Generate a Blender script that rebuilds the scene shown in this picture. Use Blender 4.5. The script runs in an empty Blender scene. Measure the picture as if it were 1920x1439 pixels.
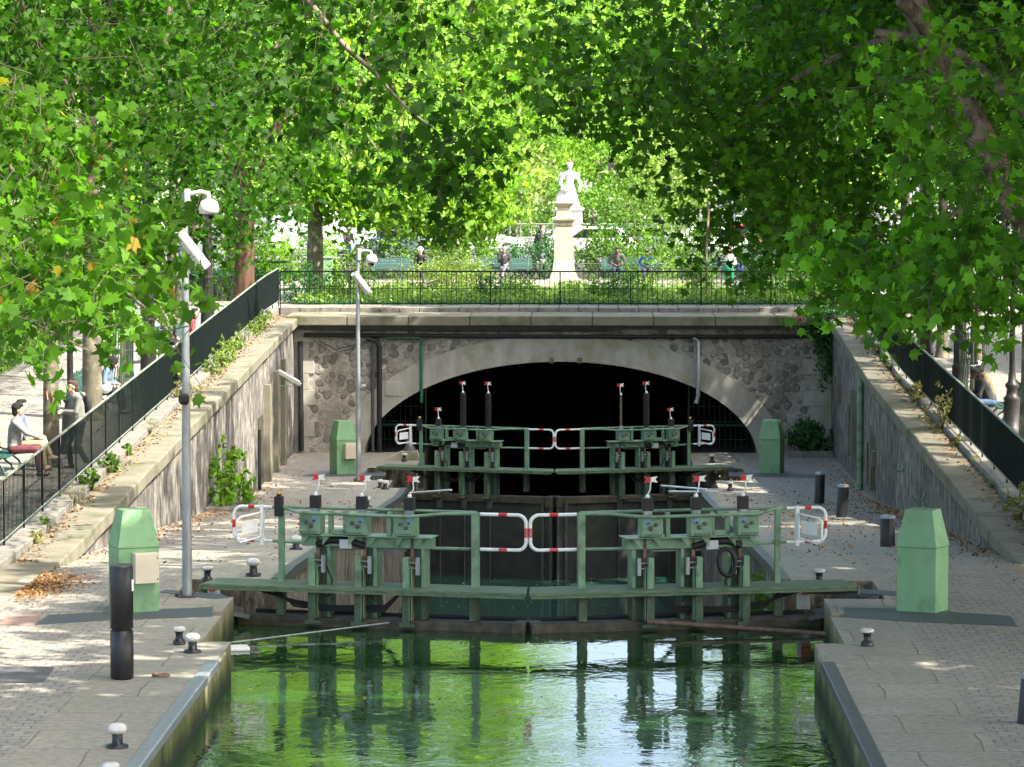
import bpy, math, random
import numpy as np
from mathutils import Vector, Matrix
random.seed(7); RNG = np.random.default_rng(7)
scene = bpy.context.scene
COL = scene.collection
R = math.radians
# ------------------------------------------------------------------ camera
CAM = Vector((0.83, 0.0, 6.36)); F = 6500.0
PITCH = math.atan((719.5-311)/F); YAW = math.atan(137/F*math.cos(PITCH))
cd = bpy.data.cameras.new('camera'); cam = bpy.data.objects.new('camera', cd); COL.objects.link(cam)
cd.sensor_width = 36; cd.lens = 36*F/1920; cd.clip_end = 5000; cd.clip_start = 0.5
cam.location = CAM; cam.rotation_euler = (math.pi/2-PITCH, 0, YAW)
scene.camera = cam
# ------------------------------------------------------------------ light
SUN = Vector((0.60, -0.33, 0.80)).normalized()
w = bpy.data.worlds.new('World'); scene.world = w; w.use_nodes = True
wn = w.node_tree; bg = wn.nodes['Background']
sky = wn.nodes.new('ShaderNodeTexSky'); sky.sky_type = 'NISHITA'; sky.sun_disc = False
sky.sun_elevation = math.asin(SUN.z); sky.sun_rotation = math.atan2(SUN.x, SUN.y)
sky.air_density = 1.0; sky.dust_density = 5.0; sky.ozone_density = 1.0
wn.links.new(sky.outputs[0], bg.inputs[0]); bg.inputs[1].default_value = 0.15
sd = bpy.data.lights.new('sun', 'SUN'); sd.energy = 2.9; sd.angle = R(0.5); sd.color = (1, .94, .83)
so = bpy.data.objects.new('sun', sd); COL.objects.link(so); so.rotation_euler = SUN.to_track_quat('Z', 'Y').to_euler()
scene.view_settings.view_transform = 'Standard'; scene.view_settings.look = 'None'
scene.view_settings.exposure = 2.5; scene.view_settings.gamma = 1
scene.cycles.max_bounces = 8; scene.cycles.transmission_bounces = 6; scene.cycles.diffuse_bounces = 4
scene.cycles.sample_clamp_indirect = 8
# ------------------------------------------------------------------ placement maths (survey of the place)
CR = Matrix.Rotation(YAW, 3, 'Z') @ Matrix.Rotation(math.pi/2-PITCH, 3, 'X')
def ray(px, py): return CR @ Vector(((px-960)/F, -(py-719.5)/F, -1.0))
def at(px, py, Y): d = ray(px, py); return CAM + d*(Y/d.y)
def atz(px, py, z): d = ray(px, py); return CAM + d*((z-CAM.z)/d.z)
def lerp(xs, ys, x): return float(np.interp(x, xs, ys))
def zq(Y): return lerp([54, 58, 87.5, 91], [0, -.24, -2.03, -2.1], Y)             # quay beside the lock
def zl(Y): return lerp([56, 101.5, 106], [0, 1.9, 2.0], Y)                          # street on the left
def zr(Y): return lerp([50, 57, 61.4, 68, 87, 101, 106], [-.1, -.16, -.04, .24, .98, 1.87, 2.0], Y)
def atf(px, py, fn, off=0):                                                            # point on a ground profile
    Y = 60.0
    for _ in range(60):
        p = atz(px, py, fn(Y)+off); Y = .5*Y+.5*p.y
    return p
# ------------------------------------------------------------------ tags
def tag(o, label=None, cat=None, group=None, kind=None):
    for k, v in (('label', label), ('category', cat), ('group', group), ('kind', kind)):
        if v: o[k] = v
    return o
def thing(name, label, cat, loc=(0, 0, 0), rz=0, group=None):
    o = bpy.data.objects.new(name, None); COL.objects.link(o); o.empty_display_size = .2
    o.location = loc; o.rotation_euler = (0, 0, rz)
    return tag(o, label, cat, group)
def copy_tree(o, parent=None):
    c = o.copy(); COL.objects.link(c); c.parent = parent
    for ch in o.children: copy_tree(ch, c)
    return c
# ------------------------------------------------------------------ mesh builder
class MB:
    def __init__(s): s.v = []; s.f = []; s.s = []
    def add(s, vs, fs, smooth=False, M=None):
        o = len(s.v)
        s.v += [tuple(M @ Vector(p)) if M else tuple(p) for p in vs]
        for f in fs: s.f.append(tuple(i+o for i in f)); s.s.append(smooth)
        return s
    def box(s, x0, x1, y0, y1, z0, z1, M=None):
        vs = [(x, y, z) for z in (z0, z1) for y in (y0, y1) for x in (x0, x1)]
        return s.add(vs, [(0, 2, 3, 1), (4, 5, 7, 6), (0, 1, 5, 4), (2, 6, 7, 3), (0, 4, 6, 2), (1, 3, 7, 5)], M=M)
    def cbox(s, c, d, M=None): return s.box(c[0]-d[0]/2, c[0]+d[0]/2, c[1]-d[1]/2, c[1]+d[1]/2, c[2]-d[2]/2, c[2]+d[2]/2, M)
    def beam(s, a, b, wd, h, up=(0, 0, 1)):
        a = Vector(a); b = Vector(b); t = (b-a).normalized(); u = Vector(up); sd_ = t.cross(u)
        if sd_.length < 1e-4: sd_ = t.cross(Vector((0, 1, 0)))
        sd_.normalize(); u = sd_.cross(t)
        vs = [p+sd_*(i*wd/2)+u*(j*h/2) for p in (a, b) for i, j in ((-1, -1), (1, -1), (1, 1), (-1, 1))]
        return s.add(vs, [(0, 1, 2, 3), (7, 6, 5, 4), (0, 4, 5, 1), (1, 5, 6, 2), (2, 6, 7, 3), (3, 7, 4, 0)])
    def tube(s, pts, r, n=8, closed=False, caps=True, smooth=True):
        pts = [Vector(p) for p in pts]; m = len(pts); rs = r if hasattr(r, '__len__') else [r]*m
        vs = []; u = None
        for i, p in enumerate(pts):
            if closed: t = pts[(i+1) % m]-pts[i-1]
            else: t = pts[min(i+1, m-1)]-pts[max(i-1, 0)]
            t.normalize()
            if u is None: u = t.cross(Vector((.13, .31, .94)))
            if u.length < .05: u = t.cross(Vector((1, 0, 0)))
            u = (u - t*u.dot(t)).normalized(); v = t.cross(u)
            for k in range(n):
                a = 2*math.pi*k/n; vs.append(p+(u*math.cos(a)+v*math.sin(a))*rs[i])
        fs = []
        for i in range(m if closed else m-1):
            j = (i+1) % m
            for k in range(n): fs.append((i*n+k, i*n+(k+1) % n, j*n+(k+1) % n, j*n+k))
        s.add(vs, fs, smooth)
        if caps and not closed:
            s.add(vs[:n][::-1], [tuple(range(n))]); s.add(vs[-n:], [tuple(range(n))])
        return s
    def lathe(s, prof, c=(0, 0, 0), n=20, smooth=True, M=None):
        vs = [(c[0]+r*math.cos(2*math.pi*k/n), c[1]+r*math.sin(2*math.pi*k/n), c[2]+z) for r, z in prof for k in range(n)]
        fs = [(i*n+k, i*n+(k+1) % n, (i+1)*n+(k+1) % n, (i+1)*n+k) for i in range(len(prof)-1) for k in range(n)]
        s.add(vs, fs, smooth, M)
        s.add(vs[-n:], [tuple(range(n))], False, M); s.add(vs[:n], [tuple(range(n))[::-1]], False, M)
        return s
    def prism(s, poly, a, b, axis='y', M=None):       # poly in the two other axes
        def P(u, v, t): return {'y': (u, t, v), 'x': (t, u, v), 'z': (u, v, t)}[axis]
        n = len(poly); vs = [P(u, v, a) for u, v in poly]+[P(u, v, b) for u, v in poly]
        return s.add(vs, [tuple(range(n))[::-1], tuple(range(n, 2*n))]+[(i, (i+1) % n, n+(i+1) % n, n+i) for i in range(n)], M=M)
    def sweep(s, ys, sec):                             # closed cross sections (x,z) swept along y
        vs = []; n = len(sec(ys[0]))
        for y in ys: vs += [(x, y, z) for x, z in sec(y)]
        fs = [(i*n+k, i*n+(k+1) % n, (i+1)*n+(k+1) % n, (i+1)*n+k) for i in range(len(ys)-1) for k in range(n)]
        fs += [tuple(range(n))[::-1], tuple(range((len(ys)-1)*n, len(ys)*n))]
        return s.add(vs, fs)
    def ell(s, c, r, n=12, m=8, M=None):
        pr = [(max(math.sin(math.pi*i/m), .001), -math.cos(math.pi*i/m)) for i in range(m+1)]
        vs = [(c[0]+r[0]*q*math.cos(2*math.pi*k/n), c[1]+r[1]*q*math.sin(2*math.pi*k/n), c[2]+r[2]*z) for q, z in pr for k in range(n)]
        return s.add(vs, [(i*n+k, i*n+(k+1) % n, (i+1)*n+(k+1) % n, (i+1)*n+k) for i in range(m) for k in range(n)], True, M)
    def caps(s, a, b, r0, r1, n=10):
        a = Vector(a); b = Vector(b); t = b-a; L = t.length
        if L < 1e-5: return s.ell(a, (r0,)*3)
        t /= L; pts = []; rs = []
        for k in range(4): q = math.pi/2*k/4; pts.append(a-t*r0*math.cos(q)); rs.append(max(r0*math.sin(q), .001))
        pts.append(a); rs.append(r0); pts.append(b); rs.append(r1)
        for k in range(1, 5): q = math.pi/2*k/4; pts.append(b+t*r1*math.sin(q)); rs.append(max(r1*math.cos(q), .001))
        return s.tube(pts, rs, n)
    def build(s, name, m, parent=None, mirror=False, bevel=0, world=False, mods=None):
        v = s.v; f = s.f
        if mirror: v = [(-x, y, z) for x, y, z in v]; f = [t[::-1] for t in f]
        if world and parent: L = parent.location; v = [(x-L.x, y-L.y, z-L.z) for x, y, z in v]
        me = bpy.data.meshes.new(name); me.from_pydata(v, [], f); me.update()
        me.polygons.foreach_set('use_smooth', s.s)
        for mm in (m if isinstance(m, (list, tuple)) else [m]): me.materials.append(mm)
        o = bpy.data.objects.new(name, me); COL.objects.link(o); o.parent = parent
        if bevel:
            b = o.modifiers.new('bevel', 'BEVEL'); b.width = bevel; b.segments = 2; b.limit_method = 'ANGLE'; b.angle_limit = R(50); b.harden_normals = False
        return o
# ------------------------------------------------------------------ materials
def nodes(name):
    m = bpy.data.materials.new(name); m.use_nodes = True; nt = m.node_tree
    return m, nt, nt.nodes['Principled BSDF'], (lambda t, **k: mk(nt, t, **k)), nt.links.new
def mk(nt, t, **k):
    n = nt.nodes.new('ShaderNode'+t)
    for a, b in k.items():
        if a.startswith('i_'): n.inputs[a[2:].replace('_', ' ')].default_value = b
        else: setattr(n, a, b)
    return n
def rgb(c): return (c[0], c[1], c[2], 1)
def ramp(nt, stops):
    n = nt.nodes.new('ShaderNodeValToRGB'); e = n.color_ramp.elements
    while len(e) < len(stops): e.new(.5)
    for q, (p, c) in zip(e, stops): q.position = p; q.color = rgb(c) if hasattr(c, '__len__') else (c, c, c, 1)
    return n
def mat(name, col, rough=.6, metal=0, col2=None, scale=3, lo=.4, hi=.65, bump=0, bscale=20, stretch=(1, 1, 1), spec=.4, col3=None, scale3=.7):
    m, nt, P, N, L = nodes(name)
    P.inputs['Roughness'].default_value = rough; P.inputs['Metallic'].default_value = metal
    P.inputs['Specular IOR Level'].default_value = spec; P.inputs['Base Color'].default_value = rgb(col)
    tc = N('TexCoord'); mp = N('Mapping'); mp.inputs['Scale'].default_value = stretch; L(tc.outputs['Object'], mp.inputs[0])
    out = None
    if col2:
        n = N('TexNoise', i_Scale=scale, i_Detail=6.0, i_Roughness=.62); L(mp.outputs[0], n.inputs['Vector'])
        r = ramp(nt, [(lo, col), (hi, col2)]); L(n.outputs[0], r.inputs[0]); out = r.outputs[0]
    if col3:
        n3 = N('TexNoise', i_Scale=scale3, i_Detail=5.0, i_Roughness=.6); L(tc.outputs['Object'], n3.inputs['Vector'])
        r3 = ramp(nt, [(.52, 0.0), (.68, 1.0)]); L(n3.outputs[0], r3.inputs[0])
        mx = N('MixRGB'); L(r3.outputs[0], mx.inputs[0]); L(out, mx.inputs[1]) if out else None; mx.inputs[2].default_value = rgb(col3); out = mx.outputs[0]
    if out: L(out, P.inputs['Base Color'])
    if bump:
        nb = N('TexNoise', i_Scale=bscale, i_Detail=5.0); L(mp.outputs[0], nb.inputs['Vector'])
        b = N('Bump', i_Strength=bump, i_Distance=.02); L(nb.outputs[0], b.inputs['Height']); L(b.outputs[0], P.inputs['Normal'])
    return m
def leafmat(name, dark, lite, trans, tw=.45, accent=None):
    m, nt, P, N, L = nodes(name)
    g = N('NewGeometry'); r = ramp(nt, [(0, dark), (.7, lite), (1, tuple(q*1.7 for q in lite))] if not accent else [(0, dark), (.97, lite), (.992, accent)])  # brightest stop puts sunlit flecks into the colour of random leaves
    L(g.outputs['Random Per Island'], r.inputs[0])
    n = N('TexNoise', i_Scale=.9, i_Detail=2.0); tc = N('TexCoord'); L(tc.outputs['Object'], n.inputs['Vector'])
    hv = N('HueSaturation'); mr = N('MapRange', i_From_Min=.3, i_From_Max=.7, i_To_Min=.7, i_To_Max=1.3); L(n.outputs[0], mr.inputs[0]); L(mr.outputs[0], hv.inputs['Value'])
    L(r.outputs[0], hv.inputs['Color']); L(hv.outputs[0], P.inputs['Base Color'])
    P.inputs['Roughness'].default_value = .5; P.inputs['Specular IOR Level'].default_value = .14
    t = N('BsdfTranslucent'); tm = N('MixRGB', blend_type='MULTIPLY'); tm.inputs[0].default_value = 1; tm.inputs[2].default_value = rgb(trans); L(hv.outputs[0], tm.inputs[1]); L(tm.outputs[0], t.inputs[0])
    mx = N('MixShader'); mx.inputs[0].default_value = tw; L(P.outputs[0], mx.inputs[1]); L(t.outputs[0], mx.inputs[2])
    L(mx.outputs[0], nt.nodes['Material Output'].inputs[0])
    return m
def setts(name, c1, c2, mortar, sw=.2, sh=.12, stain=(.3, .27, .2), rot=0):
    m, nt, P, N, L = nodes(name)
    tc = N('TexCoord'); mp = N('Mapping'); L(tc.outputs['Object'], mp.inputs[0]); mp.inputs['Rotation'].default_value = (0, 0, rot)
    wv = N('TexNoise', i_Scale=1.3, i_Detail=3.0); L(mp.outputs[0], wv.inputs['Vector'])
    ad = N('MixRGB', blend_type='ADD'); ad.inputs[0].default_value = .11; L(mp.outputs[0], ad.inputs[1]); L(wv.outputs['Color'], ad.inputs[2])
    b = N('TexBrick', i_Scale=1.0, i_Mortar_Size=.014, i_Mortar_Smooth=.3, i_Bias=-.1, i_Brick_Width=sw, i_Row_Height=sh)
    b.inputs['Color1'].default_value = rgb(c1); b.inputs['Color2'].default_value = rgb(c2); b.inputs['Mortar'].default_value = rgb(mortar); L(ad.outputs[0], b.inputs['Vector'])
    n = N('TexNoise', i_Scale=.8, i_Detail=7.0, i_Roughness=.65); L(tc.outputs['Object'], n.inputs['Vector'])
    r = ramp(nt, [(.35, 0.0), (.72, .8)]); L(n.outputs[0], r.inputs[0])
    mx = N('MixRGB'); L(r.outputs[0], mx.inputs[0]); L(b.outputs[0], mx.inputs[1]); mx.inputs[2].default_value = rgb(stain)
    n2 = N('TexNoise', i_Scale=9.0, i_Detail=6.0, i_Roughness=.7); L(tc.outputs['Object'], n2.inputs['Vector'])
    mr = N('MapRange', i_From_Min=.3, i_From_Max=.7, i_To_Min=.65, i_To_Max=1.25); L(n2.outputs[0], mr.inputs[0])
    ml = N('MixRGB', blend_type='MULTIPLY'); ml.inputs[0].default_value = 1; L(mx.outputs[0], ml.inputs[1]); L(mr.outputs[0], ml.inputs[2])
    L(ml.outputs[0], P.inputs['Base Color']); P.inputs['Roughness'].default_value = .7; P.inputs['Specular IOR Level'].default_value = .35
    bm = N('Bump', i_Strength=.7, i_Distance=.012); iv = N('Math', operation='SUBTRACT'); iv.inputs[0].default_value = 1; L(b.outputs['Fac'], iv.inputs[1])
    ad2 = N('Math', operation='ADD'); L(iv.outputs[0], ad2.inputs[0]); L(n2.outputs[0], ad2.inputs[1]); L(ad2.outputs[0], bm.inputs['Height']); L(bm.outputs[0], P.inputs['Normal'])
    return m
def rubble(name, sc, stone1, stone2, mortar, edge=.08, stain=None, mult=1.0):
    m, nt, P, N, L = nodes(name)
    tc = N('TexCoord'); wn_ = N('TexNoise', i_Scale=2.5, i_Detail=3.0); L(tc.outputs['Object'], wn_.inputs['Vector'])
    ad = N('MixRGB', blend_type='ADD'); ad.inputs[0].default_value = .18; L(tc.outputs['Object'], ad.inputs[1]); L(wn_.outputs['Color'], ad.inputs[2])
    v = N('TexVoronoi', feature='DISTANCE_TO_EDGE', i_Scale=sc); v2 = N('TexVoronoi', i_Scale=sc)
    L(ad.outputs[0], v.inputs['Vector']); L(ad.outputs[0], v2.inputs['Vector'])
    sp = N('SeparateColor'); L(v2.outputs['Color'], sp.inputs[0]); r1 = ramp(nt, [(.15, stone1), (.8, stone2)]); L(sp.outputs[0], r1.inputs[0])
    n = N('TexNoise', i_Scale=6.0, i_Detail=10.0, i_Roughness=.78); L(tc.outputs['Object'], n.inputs['Vector'])
    addn = N('Math', operation='MULTIPLY_ADD'); L(n.outputs[0], addn.inputs[0]); addn.inputs[1].default_value = .16; L(v.outputs['Distance'], addn.inputs[2])
    # some stones are swallowed by the mortar
    gate = N('MapRange', i_From_Min=.25, i_From_Max=.3, i_To_Min=.25, i_To_Max=0); L(sp.outputs[1], gate.inputs[0])
    sb = N('Math', operation='SUBTRACT'); L(addn.outputs[0], sb.inputs[0]); L(gate.outputs[0], sb.inputs[1])
    f1 = N('Math', operation='MULTIPLY_ADD'); L(n.outputs[0], f1.inputs[0]); f1.inputs[1].default_value = .35; L(v2.outputs['Distance'], f1.inputs[2])
    g1 = N('Math', operation='MULTIPLY_ADD'); L(sp.outputs[1], g1.inputs[0]); g1.inputs[1].default_value = .22; L(f1.outputs[0], g1.inputs[2])
    re = ramp(nt, [(.66, 1.0), (.74, 0.0)]); L(g1.outputs[0], re.inputs[0])
    mx = N('MixRGB'); L(re.outputs[0], mx.inputs[0]); mx.inputs[1].default_value = rgb(mortar); L(r1.outputs[0], mx.inputs[2])
    mr = N('MapRange', i_From_Min=.3, i_From_Max=.7, i_To_Min=.35*mult, i_To_Max=1.55*mult); L(n.outputs[0], mr.inputs[0])
    ml = N('MixRGB', blend_type='MULTIPLY'); ml.inputs[0].default_value = 1; L(mx.outputs[0], ml.inputs[1]); L(mr.outputs[0], ml.inputs[2]); out = ml.outputs[0]
    if stain:
        ns = N('TexNoise', i_Scale=.55, i_Detail=6.0, i_Roughness=.65); L(tc.outputs['Object'], ns.inputs['Vector']); rs = ramp(nt, [(.45, 0.0), (.6, .75)]); L(ns.outputs[0], rs.inputs[0])
        m2 = N('MixRGB'); L(rs.outputs[0], m2.inputs[0]); L(out, m2.inputs[1]); m2.inputs[2].default_value = rgb(stain); out = m2.outputs[0]
    L(out, P.inputs['Base Color']); P.inputs['Roughness'].default_value = .85
    b = N('Bump', i_Strength=1, i_Distance=.06); a2 = N('Math', operation='MULTIPLY_ADD'); L(n.outputs[0], a2.inputs[0]); a2.inputs[1].default_value = 1.3; L(re.outputs[0], a2.inputs[2]); L(a2.outputs[0], b.inputs['Height']); L(b.outputs[0], P.inputs['Normal'])
    return m
def streaks(name, a, b, c, mult=1):
    m, nt, P, N, L = nodes(name); tc = N('TexCoord'); mp = N('Mapping'); mp.inputs['Scale'].default_value = (1, .42, .3); L(tc.outputs['Object'], mp.inputs[0])
    n = N('TexNoise', i_Scale=6.5, i_Detail=9.0, i_Roughness=.75); L(mp.outputs[0], n.inputs['Vector'])
    r = ramp(nt, [(.38, a), (.52, b), (.66, c)]); L(n.outputs[0], r.inputs[0])
    n2 = N('TexNoise', i_Scale=.5, i_Detail=4.0); L(mp.outputs[0], n2.inputs['Vector']); mr = N('MapRange', i_From_Min=.35, i_From_Max=.65, i_To_Min=.6, i_To_Max=1.3); L(n2.outputs[0], mr.inputs[0])
    ml = N('MixRGB', blend_type='MULTIPLY'); ml.inputs[0].default_value = 1; L(r.outputs[0], ml.inputs[1]); L(mr.outputs[0], ml.inputs[2])
    L(ml.outputs[0], P.inputs['Base Color']); P.inputs['Roughness'].default_value = .85
    bm = N('Bump', i_Strength=.8, i_Distance=.04); L(n.outputs[0], bm.inputs['Height']); L(bm.outputs[0], P.inputs['Normal'])
    return m
def watermat(name, col, s1, st, col2=None):
    m, nt, P, N, L = nodes(name); tc = N('TexCoord'); mp = N('Mapping'); L(tc.outputs['Object'], mp.inputs[0])
    P.inputs['Base Color'].default_value = rgb(col); P.inputs['Roughness'].default_value = .03; P.inputs['IOR'].default_value = 1.34; P.inputs['Specular IOR Level'].default_value = .55
    n = N('TexNoise', i_Scale=s1, i_Detail=3.0, i_Roughness=.55, i_Distortion=.6); L(mp.outputs[0], n.inputs['Vector'])
    n2 = N('TexNoise', i_Scale=s1*.22, i_Detail=1.0); L(mp.outputs[0], n2.inputs['Vector'])
    a = N('Math', operation='MULTIPLY_ADD'); L(n2.outputs[0], a.inputs[0]); a.inputs[1].default_value = 2.2; L(n.outputs[0], a.inputs[2])
    b = N('Bump', i_Strength=1, i_Distance=st); L(a.outputs[0], b.inputs['Height']); L(b.outputs[0], P.inputs['Normal'])
    return m
PAINT = mat('green_paint', (.13, .235, .145), .48, col2=(.18, .295, .19), scale=5, bump=.15, bscale=40, col3=(.085, .13, .07), scale3=3.4)
PAINTW = mat('weathered_green_paint', (.045, .07, .04), .6, col2=(.09, .13, .08), scale=7, stretch=(1, 1, .3), bump=.2, col3=(.05, .055, .03), scale3=5)
PAINTD = mat('dark_green_paint', (.022, .06, .035), .5, col2=(.05, .10, .06), scale=6, bump=.1)
PAINTL = mat('pale_green_paint', (.15, .30, .15), .5, col2=(.185, .345, .185), scale=3, bump=.12, bscale=30, stretch=(1, 1, .35), col3=(.12, .225, .11), scale3=2.6)
PLANK = mat('green_planks', (.065, .115, .065), .75, col2=(.13, .17, .10), scale=8, stretch=(.5, 3, 3), bump=.3, bscale=40)
WORN = mat('worn_white_cap', (.50, .50, .47), .6, col2=(.33, .32, .29), scale=14, lo=.45, hi=.7, bump=.2)
WHITE = mat('white_paint', (.72, .74, .72), .4, col2=(.55, .57, .54), scale=9, lo=.5, hi=.8)
RED = mat('red_paint', (.50, .02, .025), .45)
BLACK = mat('black_iron', (.009, .010, .012), .42, col2=(.018, .019, .020), scale=8, bump=.1)
RUBBER = mat('black_rubber', (.012, .012, .013), .6)
STEEL = mat('galvanised_steel', (.22, .245, .255), .45, .45, col2=(.31, .335, .34), scale=12, stretch=(1, 1, .25))
STEELD = mat('dark_steel', (.06, .065, .07), .5, .3, col2=(.10, .10, .10), scale=8)
RUST = mat('rusty_steel', (.12, .07, .045), .75, .2, col2=(.2, .15, .11), scale=14)
DECAY = mat('wet_timber_and_opening_shade', (.035, .032, .02), .6, col2=(.08, .07, .045), scale=6, bump=.5, stretch=(1, 1, 1))  # timber tone, also the dark fill standing for shade in wall openings
BEIGE = mat('beige_box', (.55, .49, .38), .5, col2=(.48, .43, .33), scale=3)
PLASTIC = mat('pale_plastic', (.52, .515, .48), .4)
GLASS = mat('dark_glass', (.01, .01, .012), .08, spec=.8)
YEL = mat('amber_plastic', (.65, .38, .03), .3)
IRON = mat('lamp_iron', (.014, .013, .012), .45, col2=(.028, .024, .022), scale=8, bump=.1)
RAIL = mat('railing_paint', (.003, .007, .0065), .65, col2=(.006, .012, .011), scale=9, spec=.15)
RAILTOP = mat('handrail_worn', (.12, .15, .12), .5, col2=(.21, .23, .19), scale=5)
BENCHG = mat('bench_green', (.008, .045, .035), .6, col2=(.014, .06, .048), scale=8)
COPE = mat('coping_stone', (.17, .155, .115), .85, col2=(.12, .11, .075), scale=1.6, bump=.35, bscale=14, col3=(.07, .08, .035), scale3=.9)
KERB = mat('kerb_stone', (.19, .175, .15), .85, col2=(.11, .105, .09), scale=5, bump=.5, bscale=12)
CONC = mat('edge_stone', (.37, .33, .25), .8, col2=(.23, .21, .155), scale=1.2, bump=.25, bscale=18, col3=(.15, .16, .07), scale3=.8)
ARCH = mat('arch_stone', (.37, .35, .30), .85, col2=(.24, .225, .195), scale=1.5, lo=.35, hi=.7, bump=.2, bscale=10, col3=(.2, .2, .11), scale3=.8, stretch=(1.6, 1, .7))
def mossmat():
    m, nt, P, N, L = nodes('mossy_pool_wall'); g = N('NewGeometry'); sx = N('SeparateXYZ'); L(g.outputs['Position'], sx.inputs[0])
    mp = N('Mapping'); mp.inputs['Scale'].default_value = (1, 1, .3); L(g.outputs['Position'], mp.inputs[0])
    n = N('TexNoise', i_Scale=2.2, i_Detail=7.0, i_Roughness=.65); L(mp.outputs[0], n.inputs['Vector'])
    a = N('Math', operation='MULTIPLY_ADD'); L(n.outputs[0], a.inputs[0]); a.inputs[1].default_value = .9; L(sx.outputs['Z'], a.inputs[2])
    r = ramp(nt, [(0.0, (.012, .016, .006)), (.08, (.03, .04, .01)), (.22, (.09, .105, .025)), (.34, (.19, .165, .10)), (.5, (.26, .235, .17))]); L(a.outputs[0], r.inputs[0])
    L(r.outputs[0], P.inputs['Base Color']); P.inputs['Roughness'].default_value = .65
    b = N('Bump', i_Strength=.6, i_Distance=.03); L(n.outputs[0], b.inputs['Height']); L(b.outputs[0], P.inputs['Normal']); return m
MOSS = mossmat()
CHAM = streaks('lock_chamber_wall', (.02, .018, .012), (.12, .10, .07), (.30, .26, .19))
WALLS = streaks('streaked_render', (.03, .028, .026), (.145, .132, .115), (.36, .325, .265))
WALLR = streaks('dark_streaked_render', (.03, .027, .025), (.135, .122, .107), (.34, .30, .245))
RUB = rubble('rubble_masonry', 3.9, (.155, .14, .122), (.33, .30, .26), (.37, .34, .29), stain=(.19, .17, .14))
QSETT = setts('quay_setts', (.26, .245, .215), (.175, .166, .15), (.105, .09, .065), .24, .185, (.255, .24, .195))
QSLAB = setts('quay_slabs', (.28, .258, .21), (.235, .215, .175), (.13, .11, .07), 1.5, 1.25, (.20, .195, .145))
SSETT = setts('street_setts', (.25, .235, .215), (.18, .17, .16), (.13, .11, .08), .2, .11, (.27, .245, .20))
ASPH = mat('asphalt', (.075, .075, .08), .85, col2=(.10, .10, .10), scale=2, bump=.2, bscale=60)
PAVE = mat('pale_pavement', (.15, .145, .135), .85, col2=(.11, .105, .10), scale=1)
GRND = mat('garden_soil', (.10, .085, .05), .95, col2=(.06, .08, .03), scale=1.5)
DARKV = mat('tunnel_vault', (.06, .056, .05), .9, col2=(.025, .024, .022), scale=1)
GATEP = mat('gate_panel', (.022, .024, .022), .55, col2=(.038, .040, .034), scale=2.5, bump=.3, col3=(.045, .055, .02), scale3=.6)
GRATE = mat('floor_grate', (.055, .065, .075), .5, .2, col2=(.085, .095, .1), scale=30)
LIME = mat('pedestal_stone', (.36, .325, .25), .8, col2=(.29, .26, .195), scale=2, bump=.15, col3=(.20, .20, .12), scale3=1.5)
MARB = mat('white_marble', (.52, .515, .49), .6, col2=(.38, .375, .35), scale=4)
BARK = mat('plane_bark', (.12, .108, .075), .85, col2=(.06, .053, .037), scale=4, bump=.4, bscale=9, stretch=(1, 1, .5), col3=(.25, .24, .16), scale3=3)
BARKS = mat('shaded_limb_bark', (.16, .125, .09), .85, col2=(.05, .038, .025), scale=5, lo=.42, hi=.58, bump=.6, bscale=9, stretch=(1, 1, .5), col3=(.19, .165, .12), scale3=3)
BARKD = mat('furrowed_bark', (.10, .052, .028), .9, col2=(.03, .019, .012), scale=9, bump=1, bscale=9, stretch=(1, 1, .15))
TWIG = mat('twig_bark', (.07, .055, .035), .85)
WPOOL = watermat('pool_water', (.012, .040, .012), 2.4, .006)
WCH = watermat('chamber_water', (.016, .052, .038), 3.0, .005)
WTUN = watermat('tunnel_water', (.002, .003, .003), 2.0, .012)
LF_DARK = leafmat('plane_leaf_shade_tone', (.011, .043, .003), (.034, .098, .007), (1.5, 1.8, .5), .5)  # plane leaf darkened, canopy shade put into its colour
LF_LIFT = leafmat('plane_leaf_lifted_in_shade', (.018, .060, .004), (.054, .14, .010), (1.5, 1.8, .5), .5)  # same leaf lightened in colour to offset the shade on the right bank
LF_LIT = leafmat('plane_leaf_sun_tone', (.032, .09, .006), (.085, .20, .014), (1.5, 1.8, .5), .5, accent=(.30, .17, .025))  # paler copy of the plane leaf, sunlight put into its colour
LF_MID = leafmat('plane_leaf_more_lifted', (.028, .088, .007), (.08, .20, .014), (1.5, 1.8, .5), .5)  # brighter copy for right branches that get little light, brightness put into colour
LF_COVER = leafmat('cover_leaf', (.06, .12, .02), (.15, .24, .05), (1.4, 1.4, .8), .4)
LF_BACK = leafmat('lime_leaf', (.055, .135, .014), (.19, .34, .05), (1.6, 1.6, .5), .5)
LF_PALE = leafmat('pale_leaf', (.09, .16, .03), (.20, .28, .07), (1.3, 1.3, .7), .45)
LF_SHRUB = leafmat('shrub_leaf', (.035, .09, .012), (.10, .19, .03), (1.4, 1.5, .8), .4)
LF_BOX = leafmat('box_leaf', (.018, .07, .02), (.04, .12, .03), (1.2, 1.4, .8), .3)
LF_DRY = leafmat('dry_grass', (.17, .15, .05), (.24, .24, .08), (1.2, 1.2, .8), .35)
LF_FALL = leafmat('fallen_leaf', (.12, .055, .025), (.30, .17, .07), (1, 1, 1), .1)
# ================================================================== THE SETTING
def yr(a, b, st): n = max(1, int(round((b-a)/st))); return [a+(b-a)*i/n for i in range(n+1)]
def sheet(name, quads, m, label=None, parent=None):
    b = MB()
    for q in quads: b.add(q, [tuple(range(len(q)))])
    return tag(b.build(name, m, parent), label, kind=None if parent else 'structure')
XL, XR = -7.75, 8.09
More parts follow.
